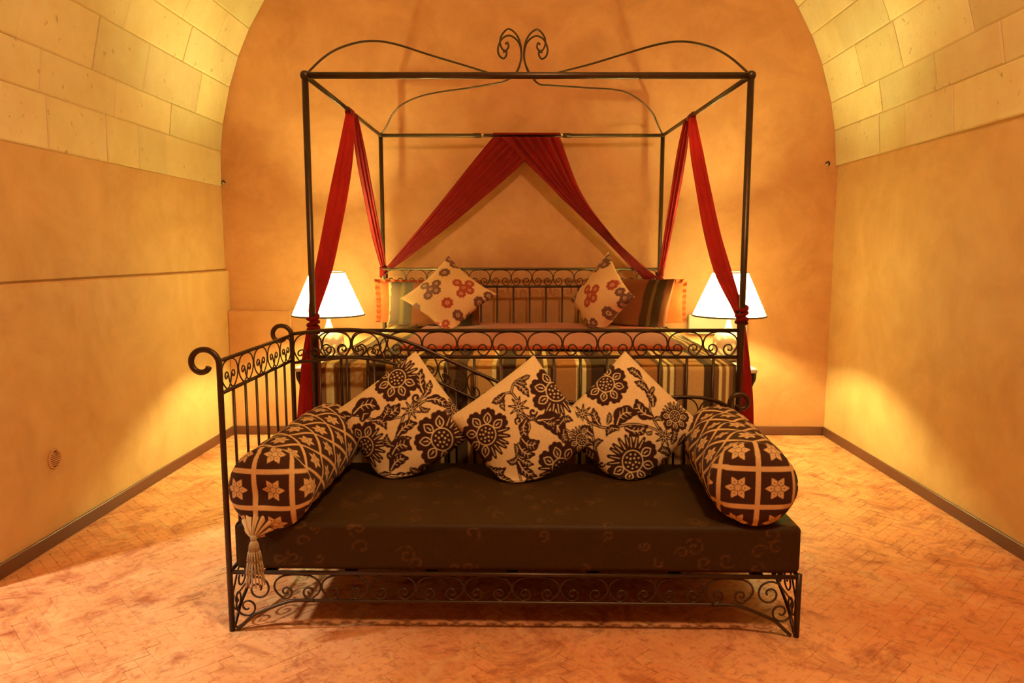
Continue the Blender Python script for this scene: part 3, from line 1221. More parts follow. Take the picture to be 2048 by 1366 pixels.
def pillow_mesh(side_w, side_h, T, n, phi, lean, yaw, center, pinch=0.09, floor_z=None, power=0.42, plan=None):
    """returns verts, faces, (a, b) print coordinates in metres and the front flag"""
    u = np.linspace(-1, 1, n)
    # a little denser near the rim
    u = np.sign(u) * (1 - (1 - np.abs(u)) ** 1.12)
    U, V = np.meshgrid(u, u, indexing='ij')
    X = side_w / 2 * U * (1 - pinch * (1 - V ** 2))
    Y = side_h / 2 * V * (1 - pinch * (1 - U ** 2))
    prof = ((1 - U ** 2) * (1 - V ** 2)) ** power
    wr = 0.004 * np.sin(U * 9 + V * 4) * (1 - prof) * (np.abs(U) < 0.98) * (np.abs(V) < 0.98)
    cp, sp = math.cos(phi), math.sin(phi)
    A = X * cp - Y * sp
    B = X * sp + Y * cp
    sets, fl = [], []
    for s in (1, -1):
        D = s * (T * prof + wr)          # towards the viewer (+) or away
        sets.append(np.stack([A, B, D], -1).reshape(-1, 3))
        fl.append(np.full(A.size, s))
    L = np.vstack(sets)
    cl, sl = math.cos(lean), math.sin(lean)
    # local axes: right = +x, up = (0, sin lean, cos lean), out = (0, -cos lean, sin lean)
    right = np.array([1.0, 0, 0])
    up = np.array([0, sl, cl])
    out = np.array([0, -cl, sl])
    P = L[:, :1] * right + L[:, 1:2] * up + L[:, 2:3] * out
    cy, sy = math.cos(yaw), math.sin(yaw)
    R = np.array([[cy, -sy, 0], [sy, cy, 0], [0, 0, 1]])
    P = P @ R.T + np.array(center)
    if floor_z is not None:
        k = 0.018
        d = P[:, 2] - floor_z
        P[:, 2] = floor_z + 0.002 + k * np.log1p(np.exp(np.clip(d / k, -40, 40))) - 0.0 * d
        # compressed cloth bulges forward a little
        P[:, 1] -= 0.010 * np.exp(-np.clip(d, 0, 1) / 0.03)
    F = grid_faces(n, n) + grid_faces(n, n, n * n, flip=True)
    F = [tuple(reversed(q)) for q in F]
    return P, F, L[:, 0], L[:, 1], np.concatenate(fl)


def weld(verts, faces, colors=None):
    key = {}
    remap = np.zeros(len(verts), int)
    keep = []
    for i, p in enumerate(np.round(verts, 6).tolist()):
        t = tuple(p)
        if t not in key:
            key[t] = len(keep)
            keep.append(i)
        remap[i] = key[t]
    F = []
    for q in faces:
        r = [int(remap[i]) for i in q]
        r2 = [a for k, a in enumerate(r) if a != r[k - 1]]
        if len(set(r2)) >= 3 and len(set(r2)) == len(r2):
            F.append(tuple(r2))
    return verts[keep], F, (None if colors is None else colors[keep])


# ------------------------------------------------------------------ day bed mattress, cushions, bolsters
MX0, MX1, MY0, MY1 = DXL + 0.020, DXR + 0.004, DY0 - 0.004, DY1 - 0.015
MZ0, MZ1 = SEAT + 0.0085, 0.388


def rounded_slab(x0, x1, y0, y1, z0, z1, r, nx, ny, nz, sag=0.0):
    """closed box-like surface with rounded edges and a fine grid (superquadric rounding)"""
    cx, cy, cz = (x0 + x1) / 2, (y0 + y1) / 2, (z0 + z1) / 2
    hx, hy, hz = (x1 - x0) / 2, (y1 - y0) / 2, (z1 - z0) / 2
    V, F = [], []

    def face(ax, s, na, nb):
        a1, a2 = [a for a in range(3) if a != ax]
        h = (hx, hy, hz)
        A = np.linspace(-1, 1, na)
        Bq = np.linspace(-1, 1, nb)
        off = sum(len(q) for q in V)
        P = np.zeros((na * nb, 3))
        AA, BB = np.meshgrid(A, Bq, indexing='ij')
        P[:, a1] = AA.ravel() * h[a1]
        P[:, a2] = BB.ravel() * h[a2]
        P[:, ax] = s * h[ax]
        V.append(P)
        flip = (s > 0) != (ax == 1)
        F.extend(grid_faces(na, nb, off, flip=not flip))
    face(2, 1, nx, ny); face(2, -1, nx, ny)
    face(1, 1, nx, nz); face(1, -1, nx, nz)
    face(0, 1, ny, nz); face(0, -1, ny, nz)
    P = np.vstack(V)
    inner = np.clip(P, [-hx + r, -hy + r, -hz + r], [hx - r, hy - r, hz - r])
    d = P - inner
    L = np.linalg.norm(d, axis=1)[:, None]
    P2 = np.where(L > 1e-9, inner + d / np.maximum(L, 1e-9) * r, P)
    P2 = P2 + np.array([cx, cy, cz])
    return P2, F


v, f = rounded_slab(MX0, MX1, MY0, MY1, MZ0, MZ1, 0.022, 260, 90, 40)
v, f, _ = weld(v, f)
# woven scroll jacquard: slightly lighter curls in the brown cloth
br = np.array(srgb(64, 42, 16)[:3])
lt_ = np.array(srgb(118, 78, 38)[:3])
mask = np.zeros(len(v))
uu = v[:, 0] - MX0
vv = np.where(v[:, 2] > MZ1 - 0.012, (v[:, 1] - MY0), -(MZ1 - v[:, 2]))
for k in range(150):
    cxp, cyp, R = random.uniform(0, MX1 - MX0), random.uniform(-0.16, 0.75), random.uniform(0.018, 0.036)
    for a, b in curl(cxp, cyp, R, random.uniform(0, 6.28), random.uniform(0.6, 1.3), 0.2, 26, random.random() < 0.5):
        mask = np.maximum(mask, np.clip(1.4 - np.hypot(uu - a, vv - b) / 0.0032, 0, 1))
col = br + (lt_ - br) * mask[:, None] * 0.55
mattress = part('daybed_mattress', v, f, M_VELVET, colors=col, origin=((MX0 + MX1) / 2, (MY0 + MY1) / 2, MZ0))
tag(mattress, 'thick dark brown jacquard seat mattress on the iron daybed', 'mattress')


def damask_cushion(top_px, lean_deg, phi_deg, pr, org, label, side=0.435, yt=3.062):
    lean = math.radians(lean_deg)
    tip = at_depth(top_px[0], top_px[1], yt)
    hd = side * math.sqrt(2) / 2
    ctr_ = Vector((tip.x - math.sin(-math.radians(phi_deg)) * hd, tip.y - hd * math.sin(lean), tip.z - hd * math.cos(lean) * math.cos(math.radians(phi_deg))))
    phi = math.radians(45 + phi_deg)
    P, F, A, B, fl = pillow_mesh(side, side, 0.095, 190, phi, lean, 0, ctr_, 0.03, MZ1, 0.40)
    # print coordinates in the drawing frame of the motif sheet
    cpx = org[2]
    zc = 3.05
    k = zc / FPX
    x = ((A / k) + cpx[0] - org[0]) * 5.06
    y = ((-B * math.cos(lean) / k) + cpx[1] - org[1]) * 5.06
    m = pr.sample(x, y)
    C = CREAM + (DARK - CREAM) * m[:, None]
    P, F, C = weld(P, F, C)
    o = part('damask_cushion', P, F, M_PRINT, colors=C, origin=(ctr_.x, ctr_.y, MZ1))
    return tag(o, label, 'cushion', 'damask cushions along the daybed back')


damask_cushion((832, 703), 19, -7, damask_a(), (670, 690, (812, 828)), 'cream and brown damask cushion beside the tasselled bolster')
damask_cushion((1068, 711), 19, -8, damask_b(), (900, 690, (1032, 836)), 'cream and brown damask cushion between two other damask cushions', yt=3.02)
damask_cushion((1250, 703), 19, 0, damask_c(), (1130, 690, (1262, 830)), 'cream and brown damask cushion beside the untasselled bolster')


def star_val(x, y, R):
    """six-pointed floral star with dark dots"""
    r = np.hypot(x, y)
    a = np.arctan2(y, x)
    k = np.abs(((a / (math.pi / 3)) % 1.0) - 0.5) * 2
    edge = R * (0.62 + 0.42 * k ** 1.6)
    m = np.clip((edge - r) / 0.0015 + 0.5, 0, 1)
    for q in range(6):
        b = q * math.pi / 3
        for d in (0.30, 0.55):
            m = np.minimum(m, np.clip((np.hypot(x - R * d * math.cos(b), y - R * d * math.sin(b)) - 0.05 * R) / 0.0012 + 0.5, 0, 1))
        b += math.pi / 6
        lx, ly = math.cos(b), math.sin(b)
        along = x * lx + y * ly
        dist = np.abs(-x * ly + y * lx)
        m = np.minimum(m, np.where((along > 0.22 * R) & (along < 0.62 * R), np.clip((dist - 0.030 * R) / 0.001 + 0.5, 0, 1), 1))
    return m


def lattice_val(u, v, p, line=0.0065):
    """square lattice turned 45 degrees: lines u+v = k p, u-v = k p; a star in every cell"""
    s, d = (u + v) / math.sqrt(2), (u - v) / math.sqrt(2)
    fs, fd = (s / p) % 1.0, (d / p) % 1.0
    ds = np.minimum(fs, 1 - fs) * p
    dd = np.minimum(fd, 1 - fd) * p
    m = np.clip((line - np.minimum(ds, dd)) / 0.0015 + 0.5, 0, 1)
    x, y = (fs - 0.5) * p, (fd - 0.5) * p
    return np.maximum(m, star_val(x, y, p * 0.31))


BOLD = np.array(srgb(72, 40, 22)[:3])
BOLC = np.array(srgb(226, 182, 124)[:3])


def bolster(front, back, R, label, cap_shift, sag=0.0, gather=0.0):
    front, back = np.array(front, float), np.array(back, float)
    ax = back - front
    Lb = np.linalg.norm(ax)
    ax /= Lb
    side = np.cross(ax, [0, 0, 1.0])
    side /= np.linalg.norm(side)
    upv = np.cross(side, ax)
    nA, nth, NR = 230, 300, 44
    rr = 0.055                       # rounding of the ends
    prof = []                        # (axial, radius, s)
    ncap = 46
    for i in range(ncap):
        r = (R - rr) * (i + 0.15) / ncap
        dome = 0.022 * (1 - (r / R) ** 2) - gather * math.exp(-(r / 0.035) ** 2)
        prof.append((-dome, r))
    for i in range(NR):
        a = (i / (NR - 1)) * math.pi / 2
        prof.append((rr - rr * math.cos(a) - 0.022 * (1 - ((R - rr) / R) ** 2) * (1 - i / (NR - 1)), R - rr + rr * math.sin(a)))
    body = [(rr + (Lb - 2 * rr) * (i + 1) / (nA + 1), R) for i in range(nA)]
    full = prof + body + [(Lb - a, r) for a, r in reversed(prof)]
    full = np.array(full)
    th = np.linspace(0, 2 * math.pi, nth, endpoint=False)
    AX = full[:, 0][:, None] + 0 * th
    RR = full[:, 1][:, None] * (1 + 0 * th)
    TH = th[None, :] + 0 * full[:, :1]
    # a few soft creases around the body
    crease = 0.0035 * np.sin(AX * 46 + 1.3 * np.sin(TH * 2)) * (RR > R * 0.97)
    P = front + AX[..., None] * ax + ((RR + crease) * np.cos(TH))[..., None] * side + ((RR + crease) * np.sin(TH))[..., None] * upv
    n, m = AX.shape
    # print
    capm = (np.arange(n) < ncap + NR)
    capb = (np.arange(n) >= n - ncap - NR)
    arc = np.concatenate([[full[0, 1]], full[0, 1] + np.cumsum(np.hypot(np.diff(full[:, 0]), np.diff(full[:, 1])))])
    arc = np.minimum(arc, arc[-1] + full[-1, 1] - arc)[:, None]
    ub, vb = AX, TH * R
    p = 2 * math.pi * R / 6 / math.sqrt(2)
    val = lattice_val(ub * 1.0, vb, p, 0.0058)
    cx, cz = arc * np.cos(TH), arc * np.sin(TH)
    val_cap = lattice_val((cx + cap_shift[0]) * math.sqrt(.5) + (cz + cap_shift[1]) * math.sqrt(.5), (cx + cap_shift[0]) * math.sqrt(.5) - (cz + cap_shift[1]) * math.sqrt(.5), 0.128, 0.0085)
    val[capm] = val_cap[capm]
    val[capb] = val_cap[capb]
    for k in (ncap + NR, ncap + NR + 1, ncap + NR + 2, n - ncap - NR - 3, n - ncap - NR - 2, n - ncap - NR - 1):
        val[k] = 0.85                # corded seam
    C = BOLD + (BOLC - BOLD) * val[..., None]
    P = P.reshape(-1, 3)
    # rest on the mattress: flatten the underside
    d = P[:, 2] - MZ1
    k = 0.02
    P[:, 2] = np.where(P[:, 1] > MY0 - 0.0, MZ1 + 0.002 + k * np.log1p(np.exp(np.clip(d / k, -40, 40))), P[:, 2])
    F = []
    for i in range(n - 1):
        for j in range(m):
            j2 = (j + 1) % m
            F.append((i * m + j, (i + 1) * m + j, (i + 1) * m + j2, i * m + j2))
    F.append(tuple(range(m)))
    F.append(tuple(reversed([(n - 1) * m + j for j in range(m)])))
    return P, F, C.reshape(-1, 3), front, ax


BR = 0.140
BZ = MZ1 + BR - 0.012
# left bolster with its tassel
bl_root = thing('bolster', 'brown star-lattice bolster with a cream tassel, against the iron arm', 'bolster', (DXL + 0.17, DY0 + 0.3, MZ1), group='bolsters on the daybed')
P, F, C, fr, ax = bolster((DXL + 0.009 + BR, DY0 - 0.040, BZ - 0.014), (DXL + 0.040 + BR, DY1 - 0.035, BZ), BR, '', (0.03, 0.045), gather=0.02)
part('cover', P, F, M_PRINT, bl_root, colors=C)
tx, ty, tz = at_depth(507, 1074, DY0 - 0.085)
tcx = np.array([tx, DY0 - 0.085, tz])
# puckered end of the cover, drawn together above the tassel
V, Fq = [], []
nr, na = 9, 72
for i in range(nr):
    t = i / (nr - 1)
    r_ = 0.008 + 0.040 * t ** 1.2
    for k in range(na):
        a = k / na * 2 * math.pi
        rr_ = r_ * (1 + 0.20 * math.sin(9 * a) * t)
        V.append((tcx[0] + rr_ * math.cos(a), tcx[1] + 0.045 * t ** 2 + 0.010 * math.sin(9 * a + 1) * t, tcx[2] + 0.030 * t + 0.9 * rr_ * math.sin(a)))
for i in range(nr - 1):
    for k in range(na):
        k2 = (k + 1) % na
        Fq.append((i * na + k, i * na + k2, (i + 1) * na + k2, (i + 1) * na + k))
cc = np.array([[1 if math.sin(9 * (k / na * 2 * math.pi)) > -0.2 else 0 for k in range(na)] for i in range(nr)]).ravel()
part('gathered_end', V, Fq, M_PRINT, bl_root, colors=BOLD + (BOLC - BOLD) * cc[:, None])
tas = part('tassel', *merge(tube([tuple(tcx + np.array([0, 0, 0.035])), tuple(tcx)], 0.004, 6), sphere(tcx + np.array([0, 0, -0.004]), 0.011)), M_TASSEL, bl_root, label='cream beaded tassel')
zt = tcx[2]
for (dz, r, hgt) in ((0.018, 0.016, 0.030), (0.044, 0.023, 0.036), (0.078, 0.028, 0.044), (0.112, 0.030, 0.052)):
    fr_ = []
    for k in range(16):
        a = k / 16 * 2 * math.pi
        c, s = math.cos(a), math.sin(a)
        fr_.append(tube([(tcx[0] + 0.25 * r * c, tcx[1] + 0.25 * r * s, zt - dz + 0.008), (tcx[0] + 0.8 * r * c, tcx[1] + 0.8 * r * s, zt - dz - 0.2 * hgt), (tcx[0] + r * c, tcx[1] + r * s, zt - dz - hgt)], 0.0034, 5, r_end=0.0022))
    part('tassel_tier', *merge(*fr_), M_TASSEL, tas)
part('tassel_cord', *tube([tuple(tcx), tuple(tcx + np.array([0, 0, -0.125]))], 0.006, 6), M_TASSEL, tas)

P, F, C, fr, ax = bolster((at_depth(1512, 985, DY0 - 0.01).x, DY0 - 0.012, BZ + 0.002), (at_depth(1428, 890, DY1 - 0.05).x, DY1 - 0.06, BZ + 0.002), BR + 0.004, '', (0.0, 0.052))
o = part('bolster', P, F, M_PRINT, colors=C, origin=((DXR - 0.15), DY0 + 0.3, MZ1))
tag(o, 'brown star-lattice bolster without a tassel at the open end of the daybed', 'bolster', 'bolsters on the daybed')


# ------------------------------------------------------------------ bedding
QX0, QX1 = at_depth(641, 735, 3.225).x, at_depth(1471, 735, 3.225).x
QY0, QY1 = 3.222, RY - 0.05
QZ1 = at_depth(1050, 729, QY0).z
stripes_px = [(600, (150, 100, 58)), (652, (232, 196, 140)), (662, (236, 204, 150)), (668, (128, 84, 46)), (688, (96, 62, 34)), (700, (190, 138, 88)), (733, (88, 56, 32)), (752, (64, 40, 24)), (772, (170, 118, 70)), (790, (120, 80, 44)), (808, (214, 168, 112)), (822, (84, 54, 30)), (850, (196, 146, 92)), (880, (232, 196, 140)), (888, (104, 68, 38)), (912, (70, 44, 26)), (935, (178, 126, 78)), (957, (206, 142, 86)), (984, (236, 206, 152)), (992, (120, 82, 46)), (1006, (66, 42, 24)), (1032, (168, 112, 64)), (1060, (226, 184, 128)), (1072, (96, 62, 36)), (1088, (236, 206, 152)), (1096, (120, 82, 46)), (1112, (180, 114, 64)), (1152, (238, 210, 156)), (1160, (150, 104, 62)), (1164, (236, 204, 150)), (1172, (106, 70, 38)), (1182, (60, 38, 22)), (1214, (104, 68, 38)), (1238, (190, 138, 86)), (1262, (90, 58, 34)), (1284, (172, 104, 56)), (1314, (96, 62, 36)), (1326, (232, 196, 140)), (1334, (116, 76, 42)), (1339, (234, 200, 146)), (1347, (112, 72, 40)), (1352, (152, 104, 66)), (1366, (96, 62, 36)), (1375, (204, 150, 96)), (1408, (70, 46, 26)), (1424, (112, 72, 40)), (1437, (232, 196, 140)), (1443, (136, 92, 52)), (1451, (226, 184, 128)), (1458, (130, 84, 46)), (1466, (84, 54, 30))]
sx_ = np.array([at_depth(px, 735, 3.225).x for px, _ in stripes_px])
sc_ = np.array([srgb(*[min(255, 14 + v * k) for v, k in zip(c, (1.04, 1.12, 1.0))])[:3] for _, c in stripes_px])


def stripe_col(x):
    idx = np.clip(np.searchsorted(sx_, x) - 1, 0, len(sx_) - 1)
    return sc_[idx]


bspread = thing('bed_mattress', 'four-poster bed mattress under a striped brown and cream bedspread', 'mattress', (0, QY0 + 0.8, 0.38))
v, f = rounded_slab(QX0 + 0.012, QX1 - 0.012, QY0 + 0.012, QY1, 0.368, QZ1 - 0.012, 0.05, 60, 40, 20)
v, f, _ = weld(v, f)
part('ticking', v, f, M_WHITE, bspread)
# cloth draped over top, front and sides, with soft folds in the skirt
nx, nprof = 420, 70
xs = np.linspace(QX0, QX1, nx)
prof = []
for i in range(26):
    prof.append((QY0, 0.20 + (QZ1 - 0.03 - 0.20) * i / 25, 0))
for i in range(1, 9):
    a = i / 8 * math.pi / 2
    prof.append((QY0 + 0.03 - 0.03 * math.cos(a), QZ1 - 0.03 + 0.03 * math.sin(a), 1))
for i in range(1, 36):
    prof.append((QY0 + 0.03 + (QY1 - QY0 - 0.03) * i / 35, QZ1, 2))
V = np.zeros((len(prof), nx, 3))
for i, (y, z, k) in enumerate(prof):
    fold = 0.006 * np.sin(xs * 23 + 0.6) * max(0.0, (QZ1 - z) / 0.5)
    V[i, :, 0] = xs
    V[i, :, 1] = y - fold * (k < 2) - 0.004 * (k < 2)
    V[i, :, 2] = z + (0.004 * np.sin(xs * 9 + y * 11) if k == 2 else 0)
C = stripe_col(V[..., 0].ravel())
part('bedspread', V.reshape(-1, 3), [tuple(reversed(q)) for q in grid_faces(len(prof), nx)], M_PRINT, bspread, colors=C)
for s, x in ((-1, QX0), (1, QX1)):
    ys = np.linspace(QY0, QY1, 60)
    zs = np.linspace(0.22, QZ1, 20)
    YY, ZZ = np.meshgrid(ys, zs, indexing='ij')
    XX = x + s * (0.003 + 0.006 * np.sin(YY * 21) * (QZ1 - ZZ) / 0.5)
    C = np.tile(np.array(srgb(120, 80, 46)[:3]), (YY.size, 1))
    part('side_drop', np.stack([XX, YY, ZZ], -1).reshape(-1, 3), grid_faces(60, 20, flip=(s < 0)), M_PRINT, bspread, colors=C)

# terracotta blanket folded across the upper half of the bed
b0, b1 = at_height(862, 694, QZ1 + 0.02), at_height(1352, 690, QZ1 + 0.02)
v, f = rounded_slab(-0.66, 0.80, b0.y, QY1 - 0.05, QZ1 + 0.0045, QZ1 + 0.026, 0.010, 70, 50, 8)
v, f, _ = weld(v, f)
v[:, 2] += 0.003 * np.sin(v[:, 0] * 13 + v[:, 1] * 5)
v[:, 2] = np.maximum(v[:, 2], QZ1 + 0.0045)
o = part('blanket', v, f, M_TERRA, origin=(0, b0.y + 0.5, QZ1))
tag(o, 'flat terracotta blanket spread on the upper half of the bed', 'blanket')
BLZ = QZ1 + 0.030


def floral_print(spots):
    """coverage of violet and red flower clusters, drawing units = photo pixels from the cushion centre"""
    pv, pr_ = Print(300, 420), Print(300, 420)
    for x, y, r, kind, cluster in spots:
        r = r * 1.22
        q = pr_ if kind == 'r' else pv
        pts = [(x, y)] if not cluster else [(x - r * .75, y - r * .6), (x + r * .75, y - r * .7), (x + r * .1, y + r * .1), (x - r * .2, y + r), (x + r * .8, y + r * .4)]
        rr = r if not cluster else r * 0.62
        for (a, b) in pts:
            for k in range(8):
                an = k * math.pi / 4 + 0.3
                q.disc(150 + a + rr * .68 * math.cos(an), 150 + b + rr * .68 * math.sin(an), rr * .34, 0.9)
            q.disc(150 + a, 150 + b, rr * .62, 0.9)
            q.disc(150 + a, 150 + b, rr * .34, 0.25)
            q.disc(150 + a, 150 + b, rr * .16, 0.9)
    return pv, pr_


FLC = np.array(srgb(232, 188, 140)[:3])
VIO = np.array(srgb(96, 44, 52)[:3])
REDF = np.array(srgb(160, 40, 34)[:3])


def floral_cushion(tip_px, y_tip, lean_deg, phi_deg, yaw_deg, spots, label, side=0.43, squeeze=0.95):
    lean, yaw = math.radians(lean_deg), math.radians(yaw_deg)
    tip = at_depth(tip_px[0], tip_px[1], y_tip)
    hd = side * math.sqrt(2) / 2
    ph = math.radians(phi_deg)
    loc = np.array([-math.sin(ph) * hd, math.sin(lean) * math.cos(ph) * hd, math.cos(lean) * math.cos(ph) * hd])
    cy, sy = math.cos(yaw), math.sin(yaw)
    loc = np.array([loc[0] * cy - loc[1] * sy, loc[0] * sy + loc[1] * cy, loc[2]])
    c = np.array(tip) - loc
    P, F, A, B, fl = pillow_mesh(side, side, 0.085, 150, math.radians(45) + ph, lean, yaw, c, 0.14, BLZ, 0.5)
    pv, pr_ = floral_print(spots)
    k = 4.72 / FPX
    mv, mr = pv.sample(A / k * squeeze + 150, -B / k + 150), pr_.sample(A / k * squeeze + 150, -B / k + 150)
    C = FLC + (VIO - FLC) * mv[:, None]
    C = C + (REDF - C) * mr[:, None]
    P, F, C = weld(P, F, C)
    o = part('floral_cushion', P, F, M_PRINT, colors=C, origin=(c[0], c[1], BLZ))
    return tag(o, label, 'cushion', 'floral cushions on the bed')


sp_l = [(-8, -42, 9, 'v', 0), (-32, -5, 12, 'v', 1), (28, -8, 12, 'r', 1), (1, 27, 9, 'r', 0), (58, 18, 9, 'v', 0), (-60, 30, 9, 'v', 0), (32, 58, 13, 'v', 1), (0, -82, 9, 'v', 0), (10, -66, 9, 'v', 0), (74, 2, 8, 'v', 0), (-10, 74, 10, 'r', 1)]
floral_cushion((897, 511), 4.72, 33, 3, 0, sp_l, 'blotchy flower-print cushion seen square on, before the striped pillow')
sp_r = [(-10, -70, 12, 'v', 1), (-40, -30, 9, 'v', 0), (40, -25, 9, 'r', 0), (-4, -2, 13, 'r', 1), (70, -5, 12, 'v', 1), (42, 28, 10, 'v', 0), (-42, 36, 9, 'r', 0), (0, 62, 13, 'v', 1), (-75, 0, 12, 'v', 1)]
floral_cushion((1217, 503), 4.62, 15, 5, -56, sp_r, 'flower-print cushion turned sideways, resting against a striped pillow')


def striped_pillow(c, w, h, lean_deg, yaw_deg, phi_deg, label):
    P, F, A, B, fl = pillow_mesh(w, h, 0.06, 90, math.radians(phi_deg), math.radians(lean_deg), math.radians(yaw_deg), c, 0.05, BLZ, 0.45)
    bands = [(-1.0, (120, 70, 38)), (-0.90, (226, 182, 126)), (-0.84, (96, 58, 30)), (-0.62, (150, 112, 62)), (-0.54, (86, 54, 28)), (-0.36, (182, 96, 52)), (0.42, (96, 58, 30)), (0.62, (150, 112, 62)), (0.70, (92, 58, 30)), (0.90, (172, 90, 48))]
    t = A / (w / 2)
    C = np.zeros((len(P), 3))
    for lo, c3 in bands:
        C[t >= lo - 0.08] = srgb(*[v * 0.7 for v in c3])[:3]
    P, F, C = weld(P, F, C)
    o = part('striped_pillow', P, F, M_PRINT, colors=C, origin=(c[0], c[1], BLZ))
    return tag(o, label, 'pillow', 'striped pillows on the bed')


def ruffled_pillow(c, w, h, lean_deg, yaw_deg, label):
    root = thing('ruffled_pillow', label, 'pillow', (c[0], c[1], BLZ), 'ruffled terracotta pillows on the bed')
    P, F, A, B, fl = pillow_mesh(w, h, 0.05, 60, 0, math.radians(lean_deg), math.radians(yaw_deg), c, 0.04, BLZ, 0.45)
    P, F, _ = weld(P, F)
    part('cover', P, F, M_TERRA, root)
    # wavy frill round the rim
    n = 240
    lean, yaw = math.radians(lean_deg), math.radians(yaw_deg)
    R = np.array([[math.cos(yaw), -math.sin(yaw), 0], [math.sin(yaw), math.cos(yaw), 0], [0, 0, 1]])
    V = []
    for i in range(n):
        t = i / n * 4
        s, q = int(t), t - int(t)
        e = 2 * q - 1
        u, vq = ((e, -1), (1, e), (-e, 1), (-1, -e))[s]
        for j, ext in enumerate((0.94, 1.0, 1.12)):
            a = w / 2 * u * (1 - 0.04 * (1 - vq * vq)) * (ext if abs(u) == 1 else 1 + (ext - 1) * abs(u) ** 6)
            b = h / 2 * vq * (1 - 0.04 * (1 - u * u)) * (ext if abs(vq) == 1 else 1 + (ext - 1) * abs(vq) ** 6)
            d = (0, 0.004, 0.016)[j] * math.sin(i * 2 * math.pi / 6)
            p = np.array([a, b * math.sin(lean) - d * math.cos(lean), b * math.cos(lean) + d * math.sin(lean)])
            p = R @ p + np.array(c)
            p[2] = max(p[2], BLZ + 0.002)
            V.append(p)
    Fr = []
    for i in range(n):
        i2 = (i + 1) % n
        for j in range(2):
            Fr.append((i * 3 + j, i2 * 3 + j, i2 * 3 + j + 1, i * 3 + j + 1))
    part('frill', V, Fr, M_TERRA, root)
    return root


def bed_pillow_pos(px, py, y):
    p = at_depth(px, py, y)
    return (p.x, p.y, p.z)


striped_pillow(bed_pillow_pos(868, 620, 4.755), 0.62, 0.40, 22, 0, 1, 'brown and orange striped pillow behind the flower-print cushion seen square on')
striped_pillow(bed_pillow_pos(1266, 618, 4.74), 0.52, 0.42, 20, -38, 0, 'brown and orange striped pillow beside the sideways flower-print cushion')
ruffled_pillow(bed_pillow_pos(842, 618, 4.872), 0.55, 0.36, 6, 4, 'terracotta pillow with frill behind the wide striped pillow')
ruffled_pillow(bed_pillow_pos(1308, 618, 4.872), 0.38, 0.36, 6, -8, 'terracotta frilled pillow next to the lamp with white wall box')

# ------------------------------------------------------------------ drapes
def ribbon(edge_a, edge_b, nu, nv, pleats, amp, normal, phase=0.0, taper=True):
    """cloth between two 3-D edge curves with pleats running along them"""
    def resample(pts, n):
        P = np.array([list(p) for p in smooth_path([list(p) for p in pts], 10)])
        d = np.concatenate([[0], np.cumsum(np.linalg.norm(np.diff(P, axis=0), axis=1))])
        t = np.linspace(0, d[-1], n)
        return np.stack([np.interp(t, d, P[:, k]) for k in range(3)], -1)
    A, B = resample(edge_a, nu), resample(edge_b, nu)
    t = np.linspace(0, 1, nv)
    V = A[:, None, :] * (1 - t)[None, :, None] + B[:, None, :] * t[None, :, None]
    s = np.linspace(0, 1, nu)[:, None]
    wave = np.sin(t[None, :] * pleats * 2 * math.pi + phase + 0.8 * np.sin(s * 3)) + 0.4 * np.sin(t[None, :] * pleats * 3.7 * math.pi + s * 2)
    wd = np.linalg.norm(A - B, axis=1)[:, None]
    am = amp * (0.35 + 0.65 * np.clip(wd / (wd.max() + 1e-6), 0, 1))
    V = V + (wave * am)[..., None] * np.array(normal)[None, None, :]
    return V.reshape(-1, 3), grid_faces(nu, nv)


def wrap(c, r, z0, z1, turns, tr):
    pth = []
    n = int(turns * 16)
    for i in range(n + 1):
        a = i / n * turns * 2 * math.pi
        pth.append((c[0] + r * math.cos(a), c[1] + r * math.sin(a), z0 + (z1 - z0) * i / n + 0.004 * math.sin(a * 1.7)))
    return tube(pth, tr, 8)


rear_n = BM.to_3x3() @ Vector((0, 1, 0))


def rear_pt(px, py, off):
    return hit(px, py, bed_world(0, RY - off, 1), rear_n)


rail_r = 0.016


def rear_drape(label, ea, eb, off, phase, post_sx, tail):
    root = thing('canopy_drape', label, 'drape', tuple(rear_pt(1043, 420, off)), 'red voile drapes on the bed canopy')
    A = [rear_pt(x, y, off) for x, y in ea]
    B = [rear_pt(x, y, off) for x, y in eb]
    v, f = ribbon(A, B, 70, 80, 6, 0.0095, rear_n, phase)
    part('swag', v, f, M_RED, root)
    # the cloth folded over the rail
    a0, b0 = np.array(A[0]), np.array(B[0])
    V = []
    for i in range(13):
        an = math.pi * i / 12
        for j in range(30):
            p = a0 + (b0 - a0) * j / 29
            zc_ = REAR_Z
            V.append((p[0], p[1] + off - math.cos(an) * (rail_r + off * 0.35) - 0.0, zc_ + math.sin(an) * rail_r * 1.1))
    V = np.array(V)
    part('rail_fold', V, grid_faces(13, 30), M_RED, root)
    pp = bed_world(post_sx * BED_HW, RY, 0)
    z = at_depth(*tail, RY).z
    part('knot', *wrap((pp.x, pp.y), 0.020, z - 0.04, z + 0.02, 3, 0.009), M_RED, root)
    return root


rear_drape('red voile swag crossing behind, tied to the post beside the wide striped pillow', [(986, 274), (940, 330), (880, 405), (820, 478), (774, 533)], [(1098, 274), (1043, 329), (990, 376), (900, 451), (830, 505), (784, 538)], 0.028, 0.3, -1, (772, 540))
rear_drape('broad red voile swag crossing in front, tied to the post nearest the white wall box', [(1000, 274), (1060, 333), (1130, 403), (1196, 466), (1240, 511), (1268, 539), (1292, 562)], [(1120, 274), (1163, 385), (1224, 470), (1265, 512), (1298, 541), (1316, 555)], 0.046, 1.1, 1, (1318, 552))


def side_plane_pt(px, py, sx):
    return hit(px, py, bed_world(sx * BED_HW, BED_Y0, 0), BM.to_3x3() @ Vector((1, 0, 0)))


